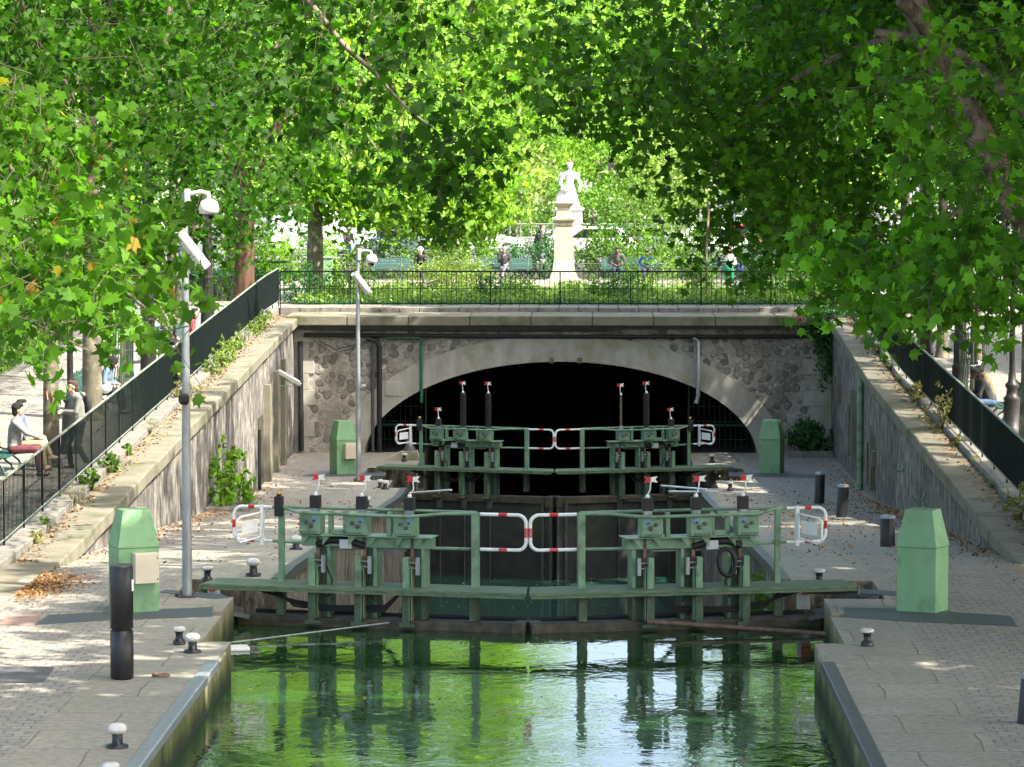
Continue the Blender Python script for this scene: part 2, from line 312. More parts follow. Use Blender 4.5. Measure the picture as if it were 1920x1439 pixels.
# edge of the stone quays: (y0, y1, half width of the cut)
EDGE = [(-80, 46, 3.9), (46, 48.7, 4.3), (48.7, 49.15, 4.62), (49.15, 50.8, 4.35), (50.8, 53, 5.25), (53, 90.7, 3.9), (90.7, 93, 4.35), (93, 96.8, 5.25), (96.8, 102.1, 3.9)]
def band(s, x0f, x1f, y0, y1, st=2.5, z=zq, dz=0):
    q = []
    ys = yr(y0, y1, st)
    for a, b in zip(ys, ys[1:]):
        xa, xb = x0f, x1f
        p = [(s*xa, a, z(a)+dz), (s*xb, a, z(a)+dz), (s*xb, b, z(b)+dz), (s*xa, b, z(b)+dz)]
        q.append(p if s > 0 else p[::-1])
    return q
for s, XW, nm in ((-1, -XL, 'left'), (1, XR, 'right')):
    edge = []; pav = []; wall = MB()
    for i, (a, b, e) in enumerate(EDGE):
        edge += band(s, e, 5.35 if e < 5.2 else 5.35, a, b); pav += band(s, 5.35, XW+.1, a, b)
        zb = -1.5 if b <= 50.9 else -9
        ys = yr(a, b, 2.5)
        for p, q in zip(ys, ys[1:]):
            f = [(s*e, p, zq(p)-.0), (s*e, q, zq(q)), (s*e, q, zb), (s*e, p, zb)]
            wall.add(f if s > 0 else f[::-1], [(0, 1, 2, 3)])
        if i+1 < len(EDGE):
            e2 = EDGE[i+1][2]; f = [(s*e, b, zq(b)), (s*e2, b, zq(b)), (s*e2, b, -9), (s*e, b, -9)]
            wall.add(f, [(0, 1, 2, 3)])
    tag(sheet('quay_edge_stones', edge, QSLAB), kind='structure')
    tag(sheet('quay_paving', pav, QSETT), kind='structure')
    t = thing('lock_wall', 'streaked vertical masonry wall dropping from the %s quay to the water' % nm, 'wall', (s*4, 50, -5))
    sep_pool = MB(); sep_ch = MB()
    for f in wall.f:
        pts = [wall.v[i] for i in f]; yc = sum(p[1] for p in pts)/4
        (sep_pool if yc < 52 else sep_ch).add(pts, [(0, 1, 2, 3)])
    sep_pool.build('pool_wall_face', MOSS, t, world=True); sep_ch.build('chamber_wall_face', CHAM, t, world=True)
    # rounded nosing and steel strip on the pool edge
    ns = MB(); ns.tube([(s*3.93, -80, -.06), (s*3.93, 45.2, -.06), (s*3.98, 45.8, -.06), (s*4.2, 46.0, -.06)], .045, 10)
    ns.build('edge_nosing', CONC, t, world=True)
    st = MB(); st.box(min(s*3.86, s*4.04), max(s*3.86, s*4.04), 20, 44.2, -.10, .018); 
    for yj in (43.1, 40.3, 37.4, 34.6): pass
    st.build('steel_edge_strip', STEELD if s > 0 else STEEL, t, world=True, bevel=.02)
    ce = MB(); ys = yr(53.05, 90.6, 3)
    ce.sweep(ys, lambda y, s=s: [(s*3.83, zq(y)-.12), (s*3.83, zq(y)+.015), (s*4.0, zq(y)+.015), (s*4.0, zq(y)-.12)][::s])
    ce.build('chamber_edge_strip', STEELD, t, world=True)
# bottom sills that hold the upper pool back, seen from behind as the drop
sheet('pool_water', [[(-5.4, -80, -.5), (5.4, -80, -.5), (5.4, 51.8, -.5), (4.35, 51.8, -.5), (0, 50.82, -.5), (-4.35, 51.8, -.5), (-5.4, 51.8, -.5)]], WPOOL)
sheet('chamber_water', [[(-5.4, 52.4, -5), (5.4, 52.4, -5), (5.4, 96.2, -5), (0, 94.9, -5), (-5.4, 96.2, -5)]], WCH)
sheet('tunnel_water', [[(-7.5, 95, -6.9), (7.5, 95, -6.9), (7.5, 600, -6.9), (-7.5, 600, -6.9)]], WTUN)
sheet('canal_bed', [[(-9, -80, -9), (9, -80, -9), (9, 610, -9), (-9, 610, -9)]], DECAY)
# upper streets, ground to the horizon
def strip(x0, x1, y0, y1, z, dz=0, st=4):
    ys = yr(y0, y1, st); return [[(x0, a, z(a)+dz), (x1, a, z(a)+dz), (x1, b, z(b)+dz), (x0, b, z(b)+dz)] for a, b in zip(ys, ys[1:])]
sheet('street_paving', strip(-13.2, -8.9, -80, 106, zl, -.004)+strip(9.2, 15, -80, 106, zr, -.004), SSETT)
sheet('quay_ramp', [[(-8.95, -80, -.006), (-7.8, -80, -.006), (-7.8, 44.1, -.006), (-8.95, 44.1, -.006)], [(8.1, -80, -.106), (9.3, -80, -.106), (9.3, 44.1, -.106), (8.1, 44.1, -.106)]], SSETT)
z2 = lambda y: 2.0
sheet('ground', strip(-900, -13.2, -80, 106, zl)+strip(15, 900, -80, 106, zr)+[[(-900, 155, 2), (900, 155, 2), (900, 3000, 2), (-900, 3000, 2)], [(-900, 106, 2), (-13.2, 106, 2), (-13.2, 155, 2), (-900, 155, 2)], [(15, 106, 2), (900, 106, 2), (900, 155, 2), (15, 155, 2)]], PAVE)
sheet('garden_ground', [[(-8.3, 106.2, 1.998), (9, 106.2, 1.998), (9, 123.5, 1.998), (-8.3, 123.5, 1.998)], [(-13.2, 132, 1.998), (15, 132, 1.998), (15, 155, 1.998), (-13.2, 155, 1.998)]], GRND)
sheet('garden_path', [[(-13.2, 106, 2), (-8.3, 106, 2), (-8.3, 123.5, 2), (-13.2, 123.5, 2)], [(9, 106, 2), (15, 106, 2), (15, 123.5, 2), (9, 123.5, 2)], [(-13.2, 123.5, 2), (15, 123.5, 2), (15, 132, 2), (-13.2, 132, 2)]], SSETT)
sheet('road', [[(-200, 160, 2.004), (200, 160, 2.004), (200, 196, 2.004), (-200, 196, 2.004)]], ASPH)
sheet('far_road', [[(8.2, 240, 2.004), (17, 240, 2.004), (26, 620, 2.004), (12, 620, 2.004)]], ASPH)
kb = MB()
for x0, x1 in ((7.7, 8.2),): kb.box(x0, x1, 232, 560, 1.99, 2.13)
tag(kb.build('kerb', KERB), kind='structure')
sheet('road_markings', [[(7, 300, 2.009), (17, 300, 2.009), (17, 304, 2.009), (7, 304, 2.009)], [(7, 345, 2.009), (17, 345, 2.009), (17, 349, 2.009), (7, 349, 2.009)]], WHITE)
# ------------------------------------------------------------------ retaining walls with coping and kerb
def side_wall(s, X, zf, y0, m, label):
    t = thing('retaining_wall', label, 'wall', (s*X, 80, 0))
    sgn = 1 if s > 0 else -1
    ys = yr(y0, 102.1, 1.7)
    def sec(lst): return [(s*x, z) for x, z in (lst if s > 0 else lst[::-1])]
    b = MB(); b.sweep(ys, lambda y: sec([(X, -3.2), (X+1.4, -3.2), (X+1.4, zf(y)-.27), (X, zf(y)-.27)])); b.build('wall_face', m, t, world=True)
    c = MB(); k = MB()
    for a, d in zip(ys, ys[1:]):
        d2 = d-.012; j = random.uniform(-.012, .012)
        c.sweep([a, d2], lambda y: sec([(X-.13+j, zf(y)-.27), (X+.62, zf(y)-.27), (X+.62, zf(y)+j*.5), (X-.13+j, zf(y)+j*.5)]))
    c.build('coping', COPE, t, world=True, bevel=.03)
    for a, d in zip(yr(y0, 104, .85), yr(y0, 104, .85)[1:]):
        j = random.uniform(-.012, .012)
        k.sweep([a, d-.014], lambda y: sec([(X+.62+j, zf(y)-.3), (X+1.18, zf(y)-.3), (X+1.18, zf(y)+.12+j), (X+.62+j, zf(y)+.12+j)]))
    k.build('kerb_course', KERB, t, world=True, bevel=.02)
    return t
tl = side_wall(-1, -XL, zl, 44, WALLS, 'left retaining wall of pale streaked render under a weedy stone coping')
tr = side_wall(1, XR, zr, 44, WALLR, 'right retaining wall of dark streaked render with arched niches')
# niches on the right wall, flush dark panels standing for the shade inside
for Y, hw, zt, zb in ((87.2, .75, -.15, -1.75), (93.3, .7, .35, -1.5), (98.6, .55, .75, -.35)):
    ring = []; n = 12
    for r_ in (1.0, .62):
        pts = [(Y-hw*r_, zb)]+[(Y-hw*r_*math.cos(math.pi*i/n), zt-hw*1.5+hw*1.5*r_*math.sin(math.pi*i/n)) for i in range(n+1)]+[(Y+hw*r_, zb)]
        ring.append(pts)
    b = MB(); m_ = len(ring[0]); o_, i_ = ring
    for q in range(m_-1):
        b.prism([o_[q], o_[q+1], i_[q+1], i_[q]], XR-.13, XR+.02, 'x')
    b.build('niche_frame', COPE, tr, world=True)
    b = MB(); b.prism(i_, XR-.008, XR+.02, 'x'); b.build('niche_shade_panel', DECAY, tr, world=True)
b = MB(); b.box(XR-.1, XR+.01, 86.2, 86.7, -1.15, -.75); b.box(XR-.1, XR+.01, 88, 88.5, -.9, -.55); b.build('stone_block', COPE, tr, world=True)
# left wall door opening, its shade put in as a dark slab, and buttress
b = MB(); b.box(XL-.03, XL+.02, 90.5, 92.0, -2.1, -.25); b.build('doorway_shade_panel', DECAY, tl, world=True)
b = MB(); b.box(XL-.03, XL+.16, 92.4, 93.0, -2.2, .5); b.box(XL-.03, XL+.12, 95.2, 95.6, -2.2, .7); b.box(XL-.03, XL+.12, 97.5, 98, -2.2, .9); b.build('buttress', COPE, tl, world=True)
b = MB(); b.tube([(XL+.12, 89.8, -2.15), (XL+.12, 89.8, -.5)], .05, 8); b.build('black_post', BLACK, tl, world=True)
for yy, z0 in ((78.3, -.45), (73.8, -.70)):
    tag(MB().tube([(XR-.01, yy, z0+.12), (XR-.02, yy, z0), (XR-.09, yy, z0-.09), (XR-.2, yy, z0-.09), (XR-.28, yy, z0), (XR-.29, yy, z0+.1)], .02, 8).build('wall_hook', PAINT), 'curved green iron hook low on the right wall, %s cabinet' % ('the nearer to the big green' if yy < 75 else 'the farther from the big green'), 'hook', 'hooks on the right wall')
def pipe(name, pts, r, m, label, n=8, group=None):
    return tag(MB().tube(pts, r, n).build(name, m), label, 'pipe', group)
pipe('wall_pipe', [(XR-.08, 90.3, -2.1), (XR-.08, 90.3, 1.0)], .085, PAINT, 'green vertical pipe on the right wall between two niches')
# ------------------------------------------------------------------ tunnel mouth
YH = 102.0; AX = .12; ASZ = -2.27
th = thing('tunnel_portal', 'rubble stone wall with wide low arch over the dark canal tunnel', 'tunnel', (AX, YH, -2.1))
def ellp(a, b, n=48): return [(AX-a*math.cos(math.pi*i/n), ASZ+b*math.sin(math.pi*i/n)) for i in range(n+1)]
outer = ellp(6.62, 3.66); inner = ellp(5.8, 2.87)
wf = MB(); top = 1.56
wf.v = []; 
def wallface(poly_l, y): pass
n = len(outer)-1
xl, xr = XL-.05, XR+.05
# wall above and beside the arch in vertical slices
for i in range(n):
    (xa, za), (xb, zb) = outer[i], outer[i+1]
    wf.prism([(xa, za), (xb, zb), (xb, top), (xa, top)], YH, YH+.9)
wf.box(xl, outer[0][0], YH, YH+.9, -9, top); wf.box(outer[-1][0], xr, YH, YH+.9, -9, top)
wf.build('rubble_wall', RUB, th, world=True)
ar = MB()
for i in range(n):
    if i % 4 == 3: g = .0
    ar.prism([inner[i], inner[i+1], outer[i+1], outer[i]], YH-.07, YH+.9)
ar.build('arch_ring', ARCH, th, world=True)
for (x0, x1, z0, z1) in ((-7.75, -7.2, -2.1, -1.1), (-7.75, -7.0, -.35, .45), (-7.75, -7.25, .55, 1.2)):
    pass
qs = MB(); ql = MB(); zz = -2.1; k = 0
while zz < 1.3:
    wd = (.62, .86)[k % 2]; qs.box(XR-wd, XR+.0, YH-.05, YH+.01, zz, zz+.46); ql.box(XL, XL+wd*.7, YH-.04, YH+.01, zz, zz+.46); zz += .465; k += 1
qs.build('corner_quoins', ARCH, th, world=True, bevel=.015); ql.build('corner_quoins', ARCH, th, world=True, bevel=.015)
pb = MB(); pb.box(-5.05, -4.5, YH-.09, YH-.01, -.42, .0); pb.build('wall_plaque', ARCH, th, world=True, bevel=.01)
for x in (-5.9, -5.25): pass
cn = MB(); cn.box(xl+.02, xr-.02, YH-.18, YH+.9, 1.56, 1.66); cn.build('cornice', STEELD, th, world=True)
cp = MB(); x = xl-.15
while x < xr+.1:
    x2 = min(x+1.8, xr+.15); j = random.uniform(-.012, .012); cp.box(x, x2-.012, YH-.5+j, YH+2.2, 1.67, 1.96+j*.4); x = x2
cp.build('portal_coping', COPE, th, world=True, bevel=.03)
kc = MB(); x = xl-.55
while x < xr+.5:
    x2 = x+.6; j = random.uniform(-.012, .012); kc.box(x, x2-.014, YH+2.2+j, YH+4.4, 1.7, 2.10+j*.5); x = x2
kc.build('kerb_course', KERB, th, world=True, bevel=.02)
# brackets at the crown
for x in (-.15, .68): MB().box(x-.07, x+.07, YH-.14, YH-.0, .56, .72).build('arch_bracket', RUST, th, world=True)
# graffiti strokes
def strokes(chars, o, sc, m, name, r=.018, ux=(1, 0, 0), uz=(0, 0, 1), par=None):
    ux = Vector(ux); uz = Vector(uz); o = Vector(o); b = MB()
    S = {'S': [[(.9, .85), (.5, 1), (.1, .8), (.2, .55), (.8, .45), (.9, .2), (.5, 0), (.05, .15)]], 'K': [[(.1, 0), (.1, 1)], [(.9, 1), (.12, .5), (.9, 0)]], 'U': [[(.1, 1), (.12, .25), (.45, 0), (.85, .2), (.9, 1)]], 'I': [[(.2, 1), (.4, 0)]], 'V': [[(0, 1), (.4, 0), (.9, 1)]]}
    for i, ch in enumerate(chars):
        for st in S[ch]: b.tube([o+ux*(i*1.25+u)*sc[0]+uz*v*sc[1] for u, v in st], r, 5)
    return b.build(name, m, par, world=bool(par))
PINK = mat('pink_spray', (.55, .10, .16), .7)
strokes('SKU', at(1476, 606, YH-.5) - Vector((0, .0, 0)), (.155, .19), PINK, 'graffiti', .02, par=th)
# tunnel vault and side ledges
tv = MB(); arc = inner[::-1]
for i in range(n): 
    (xa, za), (xb, zb) = inner[i], inner[i+1]
    tv.add([(xa, YH+.9, za), (xb, YH+.9, zb), (xb, 590, zb), (xa, 590, za)], [(0, 1, 2, 3)])
tv.add([(-5.7, YH+.9, -9), (-5.7, YH+.9, ASZ), (-5.7, 590, ASZ), (-5.7, 590, -9)], [(0, 1, 2, 3)])
tv.add([(5.93, YH+.9, -9), (5.93, YH+.9, ASZ), (5.93, 590, ASZ), (5.93, 590, -9)], [(0, 1, 2, 3)])
tv.add([(-7, 590, -9), (7, 590, -9), (7, 590, .8), (-7, 590, .8)], [(0, 1, 2, 3)])
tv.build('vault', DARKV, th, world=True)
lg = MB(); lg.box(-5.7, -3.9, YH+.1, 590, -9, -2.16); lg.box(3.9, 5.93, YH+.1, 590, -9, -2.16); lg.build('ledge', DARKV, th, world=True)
# grilles on the tunnel ledges
for s, x0, x1 in ((-1, -5.55, -3.95), (1, 3.95, 5.75)):
    gt = thing('tunnel_grille', 'dark green bar grille closing the %s ledge inside the tunnel' % ('left' if s < 0 else 'right'), 'grille', ((x0+x1)/2, 104.5, -2.16), group='grilles on the tunnel ledges')
    b = MB(); x = x0
    while x <= x1+.001: b.tube([(x, 104.5, -2.16), (x, 104.5, -.7 if abs(x) > 4.6 else -.2)], .011, 5); x += .16
    for z in (-1.9, -1.35, -.9): b.tube([(x0, 104.5, z), (x1, 104.5, z)], .014, 5)
    b.build('bars', PAINTD, gt, world=True)
    b = MB(); b.box(x0, x1, 104.45, 104.52, -1.5, -1.42); xx = x1-.02 if s < 0 else x0+.02; b.box(xx-.03, xx+.03, 104.45, 104.55, -2.16, -.2); b.build('frame', PAINTD, gt, world=True)
# pipes on the portal
zc = 1.36
pipe('cable_conduit', [(XL+.3, YH-.1, zc+.02), (-2, YH-.1, zc-.01), (2, YH-.1, zc-.02), (XR-.3, YH-.1, zc)], .06, BLACK, 'thick black conduit running level under the portal coping', group=None)
pipe('cable_conduit', [(XL+.3, YH-.09, zc+.2), (-3, YH-.09, zc+.15), (1.5, YH-.09, zc+.16)], .03, STEELD, 'thin grey cable just above the thick black conduit', 6)
pipe('drain_pipe', [(-5.0, YH-.1, 1.3), (-4.05, YH-.1, 1.3), (-3.98, YH-.1, 1.22), (-3.98, YH-.12, -.62)], .05, mat('fresh_green_pipe', (.015, .09, .045), .4), 'bright green drain pipe beside the left haunch of the arch')
pipe('drain_pipe', [(4.02, YH-.1, 1.3), (4.16, YH-.14, 1.2), (4.16, YH-.16, -.4), (4.1, YH-.16, -.62)], .065, STEEL, 'grey steel pipe over the right haunch of the arch')
pipe('drain_pipe', [(-5.6, YH-.1, 1.28), (-5.28, YH-.1, 1.2), (-5.22, YH-.1, 1.0), (-5.22, YH-.1, -2.05)], .075, BLACK, 'black drain pipe down the left rubble wall, nearer the arch')
pipe('drain_pipe', [(-5.42, YH-.08, 1.2), (-5.42, YH-.08, -2.05)], .05, STEELD, 'thin dark pipe beside the black drain pipe, on its corner side')
pipe('drain_pipe', [(XL+.2, YH-.15, 1.2), (XL+.22, YH-.15, -2.05)], .08, BLACK, 'black drain pipe in the left corner of the portal')
pipe('loose_cable', [(-7.0, YH-.1, 1.2), (-6.5, YH-.15, .95), (-5.9, YH-.12, 1.1), (-5.5, YH-.1, 1.25)], .015, BLACK, 'loose black cable sagging in the upper left of the portal', 5)
pipe('loose_cable', [(-7.2, YH-.1, 1.25), (-6.6, YH-.15, .85), (-6.1, YH-.12, .95), (-5.3, YH-.1, 1.28)], .012, STEELD, 'loose grey cable hanging lowest in the upper left of the portal', 5)
# ------------------------------------------------------------------ railings
def railing(label, a, b, zf, h, x_of=None, spacing=.115, along='y', br=.0085, postn=2.0, cat='railing'):
    t = thing('railing', label, 'railing', (a[0], a[1], zf(a[1]) if along == 'y' else 2.0))
    L_ = math.hypot(b[0]-a[0], b[1]-a[1]); P = lambda d: (a[0]+(b[0]-a[0])*d/L_, a[1]+(b[1]-a[1])*d/L_)
    Z = lambda d: zf(P(d)[1]); st = 2.0
    ds = yr(0, L_, st)
    up = MB(); up.tube([(*P(d), Z(d)+h) for d in ds], .024, 8); up.build('top_rail', RAILTOP if along == 'y' else RAIL, t, world=True)
    lo = MB(); lo.tube([(*P(d), Z(d)+.12) for d in ds], .016, 6); lo.build('bottom_rail', RAIL if along != 'y' else RAILTOP, t, world=True)
    if along != 'y': MB().tube([(*P(d), Z(d)+h*.52) for d in ds], .010, 5).build('middle_rail', RAIL, t, world=True)
    bars = MB(); d = 0
    while d < L_:
        x, y = P(d); z = Z(d); bars.tube([(x, y, z+.12), (x, y, z+h)], br, 5, caps=False); d += spacing
    bars.build('bars', RAIL, t, world=True)
    for d in yr(0, L_, postn):
        x, y = P(d); z = Z(d); MB().box(x-.016, x+.016, y-.016, y+.016, z-.05, z+h).build('post', RAIL, t, world=True)
    return t
railing('dark green railing along the left street, boy leaning on it', (-8.72, 44.5), (-8.56, 106), lambda y: zl(y)+.1, 1.12, spacing=.13, br=.009)
railing('dark green railing along the right street, above the bollards', (9.02, 44.5), (8.72, 106), lambda y: zr(y)+.1, 1.12, spacing=.10, br=.0115)
railing('long green railing across the top of the tunnel portal', (-8.5, 106), (8.66, 106), lambda y: 2.03, 1.1, along='x', spacing=.15, postn=2.1)
# floor plates
def plate(pts, zf, m, label, nm='floor_grate', cat='grate', th_=.008):
    P = [atf(px, py, zf) for px, py in pts]; b = MB(); v = [(p.x, p.y, zf(p.y)+th_) for p in P]; v2 = [(p.x, p.y, zf(p.y)-.05) for p in P]; n_ = len(v)
    b.add(v+v2, [tuple(range(n_)), tuple(range(n_, 2*n_))[::-1]]+[(i, i+n_, (i+1) % n_+n_, (i+1) % n_) for i in range(n_)])
    return tag(b.build(nm, m), label, cat)
plate([(66, 1172), (92, 1154), (400, 1139), (398, 1157), (200, 1164)], zq, GRATE, 'dark ribbed floor grate at the foot of the near left green cabinet')
plate([(1588, 1158), (1580, 1140), (1700, 1143), (1895, 1156), (1907, 1175), (1700, 1166)], zq, GRATE, 'dark ribbed floor grate under the near right green cabinet')
plate([(0, 1172), (12, 1153), (78, 1152), (62, 1174)], zq, mat('rust_plate', (.26, .18, .15), .7, col2=(.2, .13, .11), scale=6), 'reddish iron floor plate at the left edge beside the long grate', 'floor_plate', 'plate')
plate([(88, 1093), (118, 1080), (185, 1082), (152, 1093)], zq, mat('brown_plate', (.17, .14, .13), .7), 'dark brown floor plate on the quay behind the near left cabinet', 'floor_plate', 'plate')
plate([(-10, 1282), (-10, 1250), (102, 1252), (82, 1280)], zq, ASPH, 'dark tarmac patch at the left edge behind the tall black bollard', 'tarmac_patch', 'patch')
plate([(300, 1111), (310, 1107), (416, 1115), (430, 1122), (400, 1124)], zq, GRATE, 'dark floor plate between steel pole and left walkway end', 'floor_plate', 'plate')
plate([(1517, 1107), (1520, 1100), (1690, 1110), (1686, 1118)], zq, GRATE, 'dark floor plate under the right walkway end', 'floor_plate', 'plate')
plate([(566, 894), (580, 889), (724, 887), (722, 893)], zq, GRATE, 'grey floor plate at the foot of the far left cabinet', 'floor_plate', 'plate')
plate([(1366, 893), (1368, 886), (1530, 891), (1528, 897)], zq, GRATE, 'grey floor plate at the foot of the far right cabinet', 'floor_plate', 'plate')
# ================================================================== LOCK GATES
def rrect(c, hw, hh, r, n=5):                                  # rounded rectangle points (a, b)
    out = []
    for cx, cy, a0 in ((c[0]+hw-r, c[1]+hh-r, 0), (c[0]-hw+r, c[1]+hh-r, 90), (c[0]-hw+r, c[1]-hh+r, 180), (c[0]+hw-r, c[1]-hh+r, 270)):
        for i in range(n+1): a = R(a0+90*i/n); out.append((cx+r*math.cos(a), cy+r*math.sin(a)))
    return out
def lock_gate(s, Yh, Yt, Hx, z0, label, tall, gdepth, panel_m, coil=False, grp='lock gate leaves'):
    """one mitre gate leaf; s=-1 left, +1 right (mirrored). z0 = quay level beside it"""
    t = thing('lock_gate', label, 'lock gate', (s*Hx, Yh, z0), group=grp)
    Lg = math.hypot(Hx, Yh-Yt); c_ = Hx/Lg; s_ = (Yh-Yt)/Lg
    def U(u, w_, z): return (u*c_-w_*s_, -u*s_-w_*c_, z)
    fr = Matrix(((c_, -s_, 0, 0), (-s_, -c_, 0, 0), (0, 0, 1, 0), (0, 0, 0, 1)))  # maps (u,w,z)
    mir = s > 0
    def B(mb, nm, m, par=t, bev=0): return mb.build(nm, m, par, mirror=mir, bevel=bev)
    def bx(mb, u0, u1, w0, w1, za, zb):
        vs = [U(u, w_, z) for z in (za, zb) for w_ in (w1, w0) for u in (u0, u1)]
        return mb.add(vs, [(0, 2, 3, 1), (4, 5, 7, 6), (0, 1, 5, 4), (2, 6, 7, 3), (0, 4, 6, 2), (1, 3, 7, 5)])
    zt = -.36 if gdepth < 7 and z0 > -1 else -.62
    # panel and beams
    b = MB(); bx(b, 0, Lg-.03, -.12, .10, -gdepth, zt-.1); B(b, 'panel', panel_m)
    b = MB(); bx(b, .0, Lg-.02, -.17, .17, zt-.2, zt); bx(b, Lg-.22, Lg-.0, -.2, .22, zt-.3, zt+.02); B(b, 'top_beam', DECAY, bev=.03)
    if z0 < -1:
        for u in (1.28, 2.0, 2.75): b = MB(); b.tube([U(u, .15, -3.2), U(u, .15, -.6)], .022, 6); bx(b, u-.07, u+.07, .1, .2, -1.0, -.75); bx(b, u-.06, u+.06, .1, .18, -2.2, -2.1); B(b, 'lifting_rod', STEELD)
        b = MB(); bx(b, Lg-.33, Lg-.25, .1, .16, -3.2, -.75); B(b, 'seal_strip', STEELD); b = MB(); bx(b, Lg-.08, Lg-.02, .1, .2, -3.2, -.7); B(b, 'seal_strip', STEELD)
    else:
        b = MB()
        b.tube([U(.2, -.16, zt+.03), U(4.4, -.16, zt+.03)], .03, 6)
        B(b, 'black_seal', RUBBER)
    # walkway
    for k in range(4):
        b = MB(); w0 = -.36+.2*k; ua = -.48+.02*(k % 2); e0 = (Hx-.02+(w0+.194)*s_)/c_; e1 = (Hx-.02+(w0+.006)*s_)/c_; vs = [U(*q) for z in (.075, .125) for q in ((ua, w0+.194, z), (e0, w0+.194, z), (ua, w0+.006, z), (e1, w0+.006, z))]; b.add(vs, [(0, 2, 3, 1), (4, 5, 7, 6), (0, 1, 5, 4), (2, 6, 7, 3), (0, 4, 6, 2), (1, 3, 7, 5)])
        B(b, 'walkway_plank', PLANK, bev=.008)
    b = MB(); bx(b, -.45, Lg+.05, .42, .445, .04, .074); bx(b, -.45, Lg-.1, -.36, -.33, .04, .074); bx(b, -.5, -.46, -.36, .45, -.01, .11); B(b, 'walkway_edge', PLANK)
    # uprights with gear boxes
    us = (1.2, 1.92, 2.66)
    b = MB(); bx(b, 1.02, 3.02, -.12, .12, .70, .87); bx(b, 1.0, 3.06, -.16, .28, .87, .885)
    for u in us:
        for q in (-.16, .16): b.prism([(0, 0), (.13, 0), (0, -.15)], -.01, .01, 'y', M=Matrix.Translation(U(u+q, .2, .87)) @ fr)
    B(b, 'cross_beam', PAINT, bev=.006)
    b = MB(); b.tube([U(1.35, -.02, .66), U(2.6, -.02, .66)], .02, 6); B(b, 'grey_tube', STEEL)
    for i, u in enumerate(us):
        b = MB(); bx(b, u+.06, u+.24, -.16, .04, zt-.02, .70); cb = B(b, 'column', PAINTD, bev=.006)
        b = MB(); bx(b, u+.2, u+.25, -.2, .1, .0, .72); B(b, 'column_flange', PAINT); b = MB(); bx(b, u+.2, u+.25, -.2, .1, zt-.02, -.002); B(b, 'column_foot', PAINTW)
        b = MB(); bx(b, u-.045, u+.045, .14, .26, zt-.05, .58); bx(b, u+.045, u+.06, .14, .26, zt, .45); bx(b, u+.075, u+.09, .14, .24, zt, .45); B(b, 'front_post', PAINT, bev=.008)
        b = MB(); bx(b, u-.052, u+.052, .133, .267, zt-.05, .05); bx(b, u-.1, u+.14, .08, .28, zt-.1, zt-.04); B(b, 'post_foot', PAINTW, bev=.008)
        b = MB(); bx(b, u-.02+.06, u+.06+.03, .05, .12, zt, 1.0); B(b, 'rack_rod', RUST)
        b = MB()
        for zz in (.42, .5): b.tube([U(u, .2, zz), U(u+.17, .2, zz)], .014, 6)
        bx(b, u+.15, u+.2, .16, .24, .32, .58); B(b, 'bracket', STEEL)
        g = MB(); bx(g, u-.17, u+.15, .02, .30, .90, 1.19); gb = B(g, 'gear_box', PAINT, bev=.008)
        f = MB()
        for (a, z, r_) in ((-.06, 1.08, .03), (.02, 1.03, .035), (.06, 1.1, .02)): f.lathe([(r_, 0), (r_, .025), (r_*.5, .03)], n=8, M=Matrix.Translation(U(u+a, .30, z)) @ fr @ Matrix.Rotation(-math.pi/2, 4, 'X'))
        for q in range(6): f.cbox((0, 0, 0), (.018, .02, .018), Matrix.Translation(U(u-.14+.045*q, .305, .93)) @ fr)
        B(f, 'bolt', STEELD, gb)
        f = MB(); bx(f, u+.03, u+.11, .3, .306, 1.09, 1.16); B(f, 'blue_label', mat('blue_label', (.12, .25, .45), .5) if 'BL' not in globals() else BL, gb)
        g = MB(); bx(g, u-.04, u+.08, .04, .14, 1.19, 1.30); B(g, 'neck', STEEL)
        hcap = .0
        if tall[i] == 0:
            g = MB(); bx(g, u-.055, u+.095, .02, .16, 1.27, 1.46); B(g, 'black_cap', RUBBER, bev=.01); zt2 = 1.46
        elif tall[i] == 1:
            g = MB(); pr = [(.075, 1.26)]
            z = 1.27
            while z < 2.2: pr += [(.085, z), (.085, z+.02), (.068, z+.03), (.068, z+.045)]; z += .055
            g.lathe(pr, U(u+.02, .09, 0), 14, smooth=False); B(g, 'bellows', RUBBER); zt2 = 2.2
        else:
            g = MB(); g.tube([U(u+.02, .09, 1.25), U(u+.02, .09, 2.16)], .03, 8); B(g, 'bare_rod', RUST); zt2 = 2.16
        dx = .05 if (z0 > -1) else -.02
        dxm = dx*(1 if s < 0 else -1)
        g = MB(); g.lathe([(.03, 0), (.035, .03), (.015, .05)], U(u+.02, .09, zt2), 8); g.tube([U(u+.02, .09, zt2), U(u+.02, .09, zt2+.04), U(u+.03+dxm, .09, zt2+.12), U(u+.02+dxm, .09, zt2+.24)], .011, 6)
        fs = B(g, 'flag_stem', WHITE)
        sg = 1 if s < 0 else -1                                            # red half always towards the left bank
        uc = u+.02+dxm; zf = zt2+.27; e = .012
        for sgn2, mm, nm in ((-1*sg, RED, 'red_pennant'), (1*sg, WHITE, 'white_pennant')):
            g = MB(); pl = [(0, .034), (.105, .046), (.07, .0), (.105, -.046), (0, -.034)]
            if sgn2 < 0: pl = [(-a_, b_) for a_, b_ in pl][::-1]
            g.prism([(a_, b_) for a_, b_ in pl], -e/2, e/2, 'y', M=Matrix.Translation(U(uc, .09, zf)) @ fr); B(g, nm, mm, fs)
    # windows between gear boxes (green frames)
    b = MB()
    for u in (1.45, 1.68): bx(b, u, u+.06, .1, .2, .88, 1.24)
    bx(b, 1.45, 1.74, .1, .2, .9, .96); B(b, 'bracket_plate', PAINT); b = MB(); bx(b, 2.36, 2.42, .1, .2, .88, 1.24); B(b, 'bracket_plate', PAINT)
